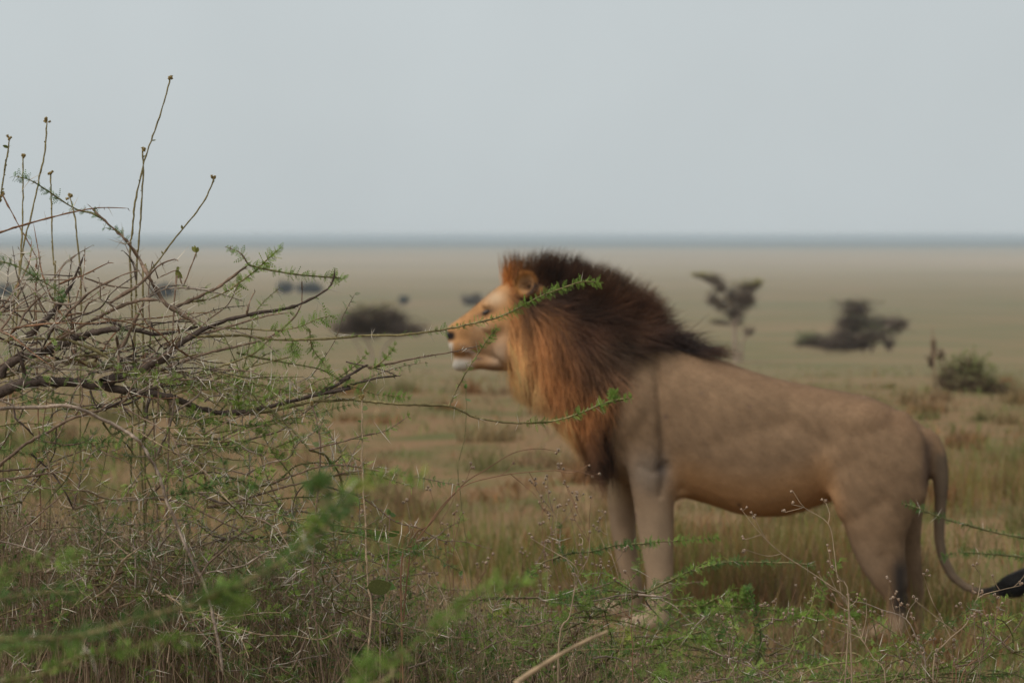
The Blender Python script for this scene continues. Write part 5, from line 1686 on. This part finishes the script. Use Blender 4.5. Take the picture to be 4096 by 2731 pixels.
def seed_weed(label, main, d, w0, seed, heads=16, bark='pale', group=None, side=None, name='dry_weed', spread=.10, head_size=(.004, .0065)):
    """a dry branching weed; main: traced stem from the base upwards (pixels); side: traced side stems"""
    r = np.random.default_rng(seed)
    q = [P(a, b, d) for (a, b) in main]
    g = to_ground(main[0], d, r)
    if q[0][2] > .08:
        q = [g, q[0] * .5 + g * .5 + r.normal(0, .015, 3)] + q
    q = np.array(q)
    root = empty(name, q[0])
    tag(root, label, 'plant', group)
    w = np.linspace(w0, max(1.8, w0 * .3), len(q)) / 2 * d / FPX
    c = catmull(np.column_stack([q, w]), .015)
    V, F = strands(c[None, :, :3], c[None, :, 3], 6)
    col = np.array(BARK[bark]) * r.uniform(.8, 1.15)
    mb = MB()
    mb.add(V, F, col)
    mb.build('stem', M_DRY, root, q[0])
    tips = [c[-1, :3]]
    tdir = [norm(c[-1, :3] - c[-4, :3])]
    stems = []
    if side:
        for s in side:
            sq = np.array([P(a, b, d + r.normal(0, .02)) for (a, b) in s])
            k = np.argmin(((c[:, :3] - sq[0]) ** 2).sum(1))
            sq[0] = c[k, :3]
            stems.append(sq)
    n = len(c)
    for k in range(max(3, heads // 3)):
        i = int(n * r.uniform(.55, .98))
        dr = norm(c[min(i + 3, n - 1), :3] - c[max(i - 3, 0), :3])
        a = norm(dr * .9 + r.normal(0, .6, 3) + np.array([0, 0, .4]))
        L = r.uniform(.3, 1.0) * spread
        m_ = c[i, :3] + a * L * .5 + r.normal(0, .006, 3)
        stems.append(np.array([c[i, :3], m_, m_ + norm(a + np.array([0, 0, .6])) * L * .5]))
    for sq in stems:
        ww = np.linspace(max(.0011, w[-1] * .9), .0007, len(sq))
        cc = catmull(np.column_stack([sq, ww]), .012)
        V, F = strands(cc[None, :, :3], cc[None, :, 3], 5)
        mb = MB()
        mb.add(V, F, col * r.uniform(.85, 1.1))
        mb.build('side_stem', M_DRY, root, q[0])
        tips.append(cc[-1, :3])
        tdir.append(norm(cc[-1, :3] - cc[-2, :3]))
    ped = MB()
    for k in range(heads):
        j = r.integers(len(tips))
        a = norm(tdir[j] + r.normal(0, .8, 3) + np.array([0, 0, .3]))
        L = r.uniform(.004, .022) if k >= len(tips) else .002
        j = k if k < len(tips) else j
        e = tips[j] + a * L
        if L > .003:
            V, F = strands(np.array([[tips[j], (tips[j] + e) / 2 + r.normal(0, .001, 3), e]]), np.array([[.0006, .0005, .0005]]), 4)
            ped.add(V, F, col)
        place('seed_head', 'seed_head', BUD_V, BUD_F, BUD_C, M_DRY, e - a * .001, a, r.uniform(*head_size) * 1.25, root, q[0], r, 'z')
    if ped.n:
        tag(ped.build('flower_stalks', M_DRY, root, q[0]), kind='stuff')
    return root


def build_weeds():
    # tall budding stems rising through the left bush
    T = [('z3', [(65, 510), (45, 640), (20, 790), (0, 930), (-30, 1150)], 'budding weed stem with a broad leaf near its tip, above the thorn bush', 6.6),
         ('z3', [(155, 630), (155, 850), (150, 1100), (140, 1330), (120, 1560)], 'straight thin budding weed stem crossing the thorn bush\'s leafy green tip', 6.55),
         ('z3', [(315, 385), (300, 600), (260, 800), (215, 1010), (165, 1200), (120, 1500), (90, 1700)], 'second tallest weed stem with a brown bud, leaning over the thorn bush', 6.5),
         ('z3', [(340, 740), (345, 950), (350, 1150), (360, 1350), (370, 1560)], 'leafy straight weed stem behind the dark thorny twig', 6.5),
         ('z3', [(465, 890), (500, 1020), (520, 1200), (540, 1400), (545, 1600)], 'short bare weed stem passing behind the dark thorny twig', 6.6),
         ('z3', [(1145, 105), (1110, 240), (1050, 430), (990, 600), (930, 830), (900, 1000), (890, 1150), (880, 1500)], 'tallest budding weed stem standing against the sky above the thorn bush', 6.45),
         ('z3', [(955, 580), (965, 700), (955, 900), (945, 1050), (930, 1250), (915, 1500)], 'weed stem with clustered leaves standing close beside the tallest stem', 6.5),
         ('z3', [(1440, 775), (1380, 920), (1300, 1030), (1200, 1150), (1060, 1340), (1000, 1420), (960, 1550)], 'slanting weed stem crossing a curved dry twig in the thorn bush', 6.35)]
    for i, (k, pts, lab, d) in enumerate(T):
        upright_weed(lab, Z(k, pts), d, 9, 6, 300 + i, 'green', 16, .011, 'bud', (.17, .15, .045), group='weed stems in the thorn bush', big=[(15, 588, .017, (.12, .15, .04))] if i == 0 else ())
    upright_weed('short weed stem ending in a yellow-green leaf above the thorn tangle', Z('z3', [(1320, 1275), (1280, 1380), (1230, 1500), (1170, 1620)]), 6.2, 8, 6, 309, 'brown', 5, .012, 'leaf', (.20, .20, .05), group='weed stems in the thorn bush')
    upright_weed('bent little weed twig with a pale leaf pair inside the thorn tangle', Z('z3', [(1185, 1395), (1120, 1420), (1060, 1450), (1000, 1500)]), 6.2, 6, 5, 310, 'brown', 3, .014, 'leaf', (.20, .20, .06), group='weed stems in the thorn bush')
    upright_weed('forked dry weed stem tangled behind the leafy green twig', Z('z3', [(10, 880), (70, 990), (130, 1100), (200, 1230), (245, 1310), (250, 1390), (240, 1560)]), 6.6, 5, 6, 311, 'red', 4, .010, 'bud', (.17, .15, .045), group='weed stems in the thorn bush')
    # slim upright stems with a few broad leaves between bush and lion
    upright_weed('slim upright stem with narrow dark leaves beside the long thorny shoot', Z('zc', [(1600, 330), (1670, 520), (1700, 690), (1710, 900), (1700, 1100), (1690, 1300), (1660, 1567)]) + Z('z7', [(100, 600), (92, 1000)]), 5.95, 9, 6, 320, 'brown', 5, .012, 'bud', (.09, .14, .04),
                 big=[(1316, 1733, .032, (.06, .10, .03)), (1300, 1868, .034, (.30, .34, .22)), (1250, 1772, .022, (.17, .2, .08)), (1318, 2020, .05, (.16, .13, .05)), (1296, 2190, .03, (.12, .14, .05))], group='slim upright leafy stems')
    upright_weed('slim upright stem carrying one large round leaf low down', Z('zc', [(2200, 255), (2200, 550), (2200, 800), (2195, 1000), (2210, 1200), (2230, 1560)]) + Z('z7', [(440, 500), (455, 900), (475, 1150)]), 5.9, 9, 6, 321, 'pale', 4, .012, 'bud', (.10, .15, .04),
                 big=[(1425, 1760, .03, (.06, .11, .03)), (1520, 2345, .062, (.13, .145, .05)), (1462, 1635, .016, (.15, .18, .06))], group='slim upright leafy stems')
    upright_weed('short upright stem topped with a curled green leaf', Z('z7', [(605, 430), (600, 500), (595, 620), (590, 800), (570, 1000), (540, 1200)]), 5.95, 8, 5, 322, 'brown', 4, .014, 'leaf', (.11, .17, .045),
                 big=[(1585, 2135, .03, (.10, .16, .04)), (1560, 2345, .025, (.10, .17, .05))], group='slim upright leafy stems')
    upright_weed('thin stem with one heart-shaped green leaf below the lion\'s chin', Z('z6', [(945, 930), (948, 1000), (950, 1100), (935, 1280), (905, 1400), (900, 1567)]), 7.1, 4, 3, 323, 'olive', 2, .012, 'leaf', (.12, .2, .05), big=[(1868, 1600, .022, (.10, .17, .045))], group='slim upright leafy stems')
    # dry stick
    r = np.random.default_rng(5)
    q = np.array([P(a, b, d) for (a, b, d) in ((2020, 2790, 4.15), (2063, 2730, 4.2), (2212, 2633, 4.25), (2331, 2568, 4.3), (2428, 2524, 4.35))])
    back = norm(q[0] - q[3])
    g1 = q[0] + back * .45
    g = np.array([g1[0] - .55, g1[1] - .12, -.02])
    q = np.vstack([g, (g + g1) / 2 + np.array([0, 0, .04]), g1, q])
    c = catmull(np.column_stack([q, np.linspace(.0075, .0028, len(q))]), .02)
    V, F = strands(c[None, :, :3], c[None, :, 3] * (1 + .12 * r.normal(0, 1, len(c)))[None], 8)
    o = empty('dry_stick', g)
    tag(o, 'blurred tan dry stick slanting up out of the low thorn shrub', 'stick')
    mb = MB()
    mb.add(V, F, (.36, .25, .15))
    mb.build('stem', M_DRY, o, g)
    # traced dry weeds
    seed_weed('arching brown dry stalk bending over towards the lion\'s forelegs', Z('z7', [(680, 780), (760, 640), (850, 520), (950, 380), (1100, 240), (1300, 180), (1500, 150), (1800, 135), (1970, 170)]), 6.15, 9, 401, 10, 'red', side=[Z('z7', [(1400, 155), (1500, 230), (1590, 310), (1640, 400)]), Z('z7', [(1540, 150), (1570, 200)])])
    seed_weed('straight brown dry stalk crossing behind the arching one', Z('z7', [(740, 700), (880, 490), (1090, 235), (1250, 130), (1430, 20), (1600, -10), (1740, 10)]), 6.2, 8, 402, 9, 'red')
    seed_weed('pale forked dry weed with bent stem in front of the lion\'s forelegs', Z('z7', [(1740, 1290), (1810, 1120), (1840, 960), (1870, 820), (1820, 750), (1700, 680), (1550, 590)]), 6.0, 9, 403, 12, 'pale', side=[Z('z7', [(1880, 830), (1930, 740), (1945, 640), (1950, 560)]), Z('z7', [(1930, 690), (1900, 620), (1880, 580)]), Z('z7', [(1700, 680), (1660, 620)])])
    seed_weed('tall bare pale weed leaning left under the lion\'s belly', Z('z8', [(1260, 1150), (1240, 960), (1200, 900), (1000, 760), (830, 650), (700, 530), (580, 380)]), 6.1, 8, 404, 12, 'pale', side=[Z('z8', [(830, 655), (740, 665), (600, 625)]), Z('z8', [(690, 540), (640, 550), (600, 560)])])
    seed_weed('tall hooked pale weed with few seed heads below the lion\'s flank', Z('z8', [(1250, 960), (1180, 800), (1160, 650), (1120, 460), (970, 360), (900, 260)]), 6.05, 7, 405, 12, 'pale', side=[Z('z8', [(970, 360), (890, 340)]), Z('z8', [(1120, 460), (1130, 400), (1105, 330)]), Z('z8', [(960, 355), (850, 390)])])
    seed_weed('grey branching dry weed in front of the lion\'s hind paw', Z('z8', [(1730, 1330), (1690, 1220), (1610, 1060), (1450, 1000), (1350, 960), (1270, 950)]), 6.1, 8, 406, 9, 'grey', side=[Z('z8', [(1610, 1060), (1630, 1000), (1670, 950)])])
    seed_weed('upright golden dry weed with spread seed heads by the tail tuft', Z('z8', [(1780, 1380), (1860, 1210), (1990, 1090), (2060, 930), (2200, 880), (2330, 850)]), 6.0, 8, 407, 22, 'pale', side=[Z('z8', [(1865, 1180), (1820, 1030), (1780, 960), (1740, 850), (1720, 790)]), Z('z8', [(1780, 960), (1650, 930)]), Z('z8', [(2060, 930), (2080, 800), (2040, 730)])])
    seed_weed('bushy dry weed full of small brown seed heads by the hind paw', Z('z8', [(1480, 1460), (1400, 1300), (1330, 1180), (1290, 1080), (1230, 1010)]), 5.95, 6, 408, 26, 'pale', side=[Z('z8', [(1350, 1200), (1250, 1150), (1130, 1110)]), Z('z8', [(1360, 1230), (1370, 1100), (1340, 1030)]), Z('z8', [(1280, 1080), (1200, 1060)])])
    seed_weed('thin dark dry weed curling beside the bushy seed weed', Z('z8', [(1600, 1464), (1565, 1290), (1510, 1150), (1480, 1060), (1410, 1020)]), 6.0, 5, 409, 14, 'brown')
    seed_weed('red-stemmed dry weed crowded with seed heads beside the golden weed', Z('z8', [(1950, 1464), (2110, 1270), (2170, 1110), (2150, 960), (2090, 900)]), 6.05, 6, 410, 26, 'red', side=[Z('z8', [(2150, 1150), (2060, 1050), (1960, 1000)]), Z('z8', [(2140, 1180), (2000, 1150), (1900, 1100)])])
    seed_weed('tall orange-stemmed weed with a few upright heads among thorn shoots', Z('zd', [(970, 1560), (975, 1300), (950, 1050), (965, 850), (960, 600), (920, 440), (880, 420)]), 6.0, 6, 411, 7, 'red', side=[Z('zd', [(955, 620), (870, 530), (780, 470)]), Z('zd', [(940, 990), (880, 880), (820, 700)]), Z('zd', [(900, 940), (800, 900), (710, 860)]), Z('zd', [(940, 980), (820, 830), (690, 760)])], spread=.03)
    # look-alike dry weeds standing in the low growth
    grp = 'dry seed-head weeds in the low scrub'
    r = np.random.default_rng(77)
    spots = []
    for k in range(30):
        spots.append((r.uniform(1250, 2450), r.uniform(1960, 2420), r.uniform(6.3, 7.6)))
    for k in range(10):
        spots.append((r.uniform(3350, 4060), r.uniform(2380, 2560), r.uniform(5.9, 6.6)))
    for k in range(8):
        spots.append((r.uniform(450, 1300), r.uniform(2000, 2300), r.uniform(6.4, 7.2)))
    for k in range(7):
        spots.append((r.uniform(2450, 3300), r.uniform(2330, 2520), r.uniform(6.1, 7.0)))
    stemc = {'red': 'reddish-stemmed', 'pale': 'straw-coloured', 'brown': 'dark brown'}
    for k, (u, v, d) in enumerate(spots):
        lean = r.uniform(-140, 140)
        main = [(u + lean, v + 520), (u + lean * .8, v + 300), (u + lean * .3 + r.normal(0, 15), v + 130), (u, v)]
        bk = ('red', 'pale', 'brown')[k % 3]
        where = 'under the big thorn bush' if u < 1300 else 'between the thorn bush and the lion\'s chest' if u < 1900 else 'before the lion\'s forelegs' if u < 2480 else 'under the lion\'s belly' if u < 3330 else 'round the lion\'s hind paws and tail'
        lab = '%s dry seed weed %s %s' % (stemc[bk], 'leaning left' if lean > 45 else 'leaning right' if lean < -45 else 'growing upright', where)
        seed_weed(lab, main, d, r.uniform(4, 6.5), 500 + k, int(r.integers(9, 17)), bk, grp, spread=.13)


def build_scrub():
    """the uncountable mat of dry stems, seed heads and small leaves low down"""
    r = np.random.default_rng(9)
    mb = MB()
    n = 6400
    u = np.where(r.random(n) < .3, r.uniform(-250, 1300, n), r.uniform(-250, 4350, n))
    top = np.interp(u, [0, 600, 1300, 2300, 2700, 3300, 4100], [1940, 2020, 2160, 2400, 2540, 2640, 2620])
    v = top + np.abs(r.normal(0, 150, n)) + r.uniform(0, 130, n)
    d = r.uniform(6.2, 8.0, n)
    tip = np.array([P(a, b, c) for a, b, c in zip(u, v, d)])
    low = r.uniform(.12, .4, n)
    a = r.uniform(0, 6.28, n)
    off = np.stack([np.cos(a), np.sin(a) * .6, -np.ones(n) * r.uniform(.8, 2.0, n)], -1)
    basep = tip + norm(off) * low[:, None]
    # most stems reach right down to the soil
    dn = r.random(n) < .65
    basep[dn, 2] = ground_z(basep[dn, 0], basep[dn, 1]) - .01
    midp = (tip + basep) / 2 + r.normal(0, .02, (n, 3))
    col = np.array([(.34, .235, .155), (.43, .32, .22), (.25, .17, .115), (.22, .22, .09)])[r.integers(0, 4, n)] * r.uniform(.7, 1.2, n)[:, None]
    V, F = strands(np.stack([basep, midp, tip], 1), np.tile([.0014, .0011, .0006], (n, 1)))
    mb.add(V, F, np.repeat(col, 9, axis=0))
    # little crooked side stems
    m = 9000
    i = r.integers(0, n, m)
    t = 1 - r.uniform(0, .12, m)[:, None] / np.maximum(np.linalg.norm(tip[i] - basep[i], axis=1), .15)[:, None] * 1.6
    p0 = basep[i] * (1 - t) + tip[i] * t
    dr = norm(r.normal(size=(m, 3)) + np.array([0, 0, .5]))
    p1 = p0 + dr * r.uniform(.02, .07, m)[:, None]
    V, F = strands(np.stack([p0, (p0 + p1) / 2 + r.normal(0, .004, (m, 3)), p1], 1), np.tile([.0010, .0008, .0005], (m, 1)))
    mb.add(V, F, np.repeat(col[i], 9, axis=0))
    tag(mb.build('dry_scrub', M_DRY), 'matted dry stems and twigs filling the low scrub', 'scrub', kind='stuff')
    # seed heads on the side stems
    mb = MB()
    k = r.permutation(m)[:6500]
    X, Y, Zv = basis(dr[k], r.uniform(0, 6.28, len(k)))
    s = r.uniform(.004, .0075, len(k))[:, None]
    pr = np.array([(.0, .12), (.45, .5), (1.0, .55)])
    ang = np.arange(5) * 2 * math.pi / 5
    U = np.array([[q * math.cos(b), q * math.sin(b), t_] for (t_, q) in pr for b in ang])
    idx = np.arange(15).reshape(3, 5)
    Fq = np.stack([idx[:-1], np.roll(idx[:-1], -1, 1), np.roll(idx[1:], -1, 1), idx[1:]], -1).reshape(-1, 4)
    V = p1[k, None] + U[None, :, 0:1] * (X * s)[:, None] + U[None, :, 1:2] * (Zv * s)[:, None] + U[None, :, 2:3] * (Y * s)[:, None]
    F = (Fq[None] + (np.arange(len(k)) * 15)[:, None, None]).reshape(-1, 4)
    cc = np.array([(.32, .22, .15), (.42, .32, .23), (.25, .165, .11)])[r.integers(0, 3, len(k))] * r.uniform(.7, 1.2, len(k))[:, None]
    mb.add(V.reshape(-1, 3), F, np.repeat(cc, 15, axis=0))
    tag(mb.build('seed_litter', M_DRY), 'countless small brown seed heads scattered through the low scrub', 'seed heads', kind='stuff')
    # small green leaves low in the scrub
    mb = MB()
    m = 14000
    i = r.integers(0, n, m)
    t = 1 - r.uniform(.03, .35, m)[:, None] / np.maximum(np.linalg.norm(tip[i] - basep[i], axis=1), .15)[:, None]
    p = basep[i] * (1 - t) + tip[i] * t + r.normal(0, .03, (m, 3))
    dd = norm(r.normal(size=(m, 3)) + np.array([0, 0, .3]))
    X, Y, Zv = basis(dd, r.uniform(0, 6.28, m))
    s = r.uniform(.008, .02, m)[:, None]
    Q = np.array([(0, 0, 0), (.28, .45, .06), (0, 1, .03), (-.28, .45, .06)])
    V = p[:, None] + Q[None, :, 0:1] * (X * s)[:, None] + Q[None, :, 1:2] * (Y * s)[:, None] + Q[None, :, 2:3] * (Zv * s)[:, None]
    cc = np.array([(.10, .17, .045), (.13, .2, .05), (.07, .12, .04), (.18, .16, .06)])[r.integers(0, 4, m)] * r.uniform(.7, 1.3, m)[:, None]
    mb.add(V.reshape(-1, 3), np.arange(4 * m).reshape(m, 4), np.repeat(cc, 4, axis=0))
    tag(mb.build('low_herbs', M_LEAF), 'small green leaves of low herbs under the thorn scrub', 'herbs', kind='stuff')


main_bush()
low_bush_mid()
right_bushes()
near_bush()
build_weeds()
build_scrub()
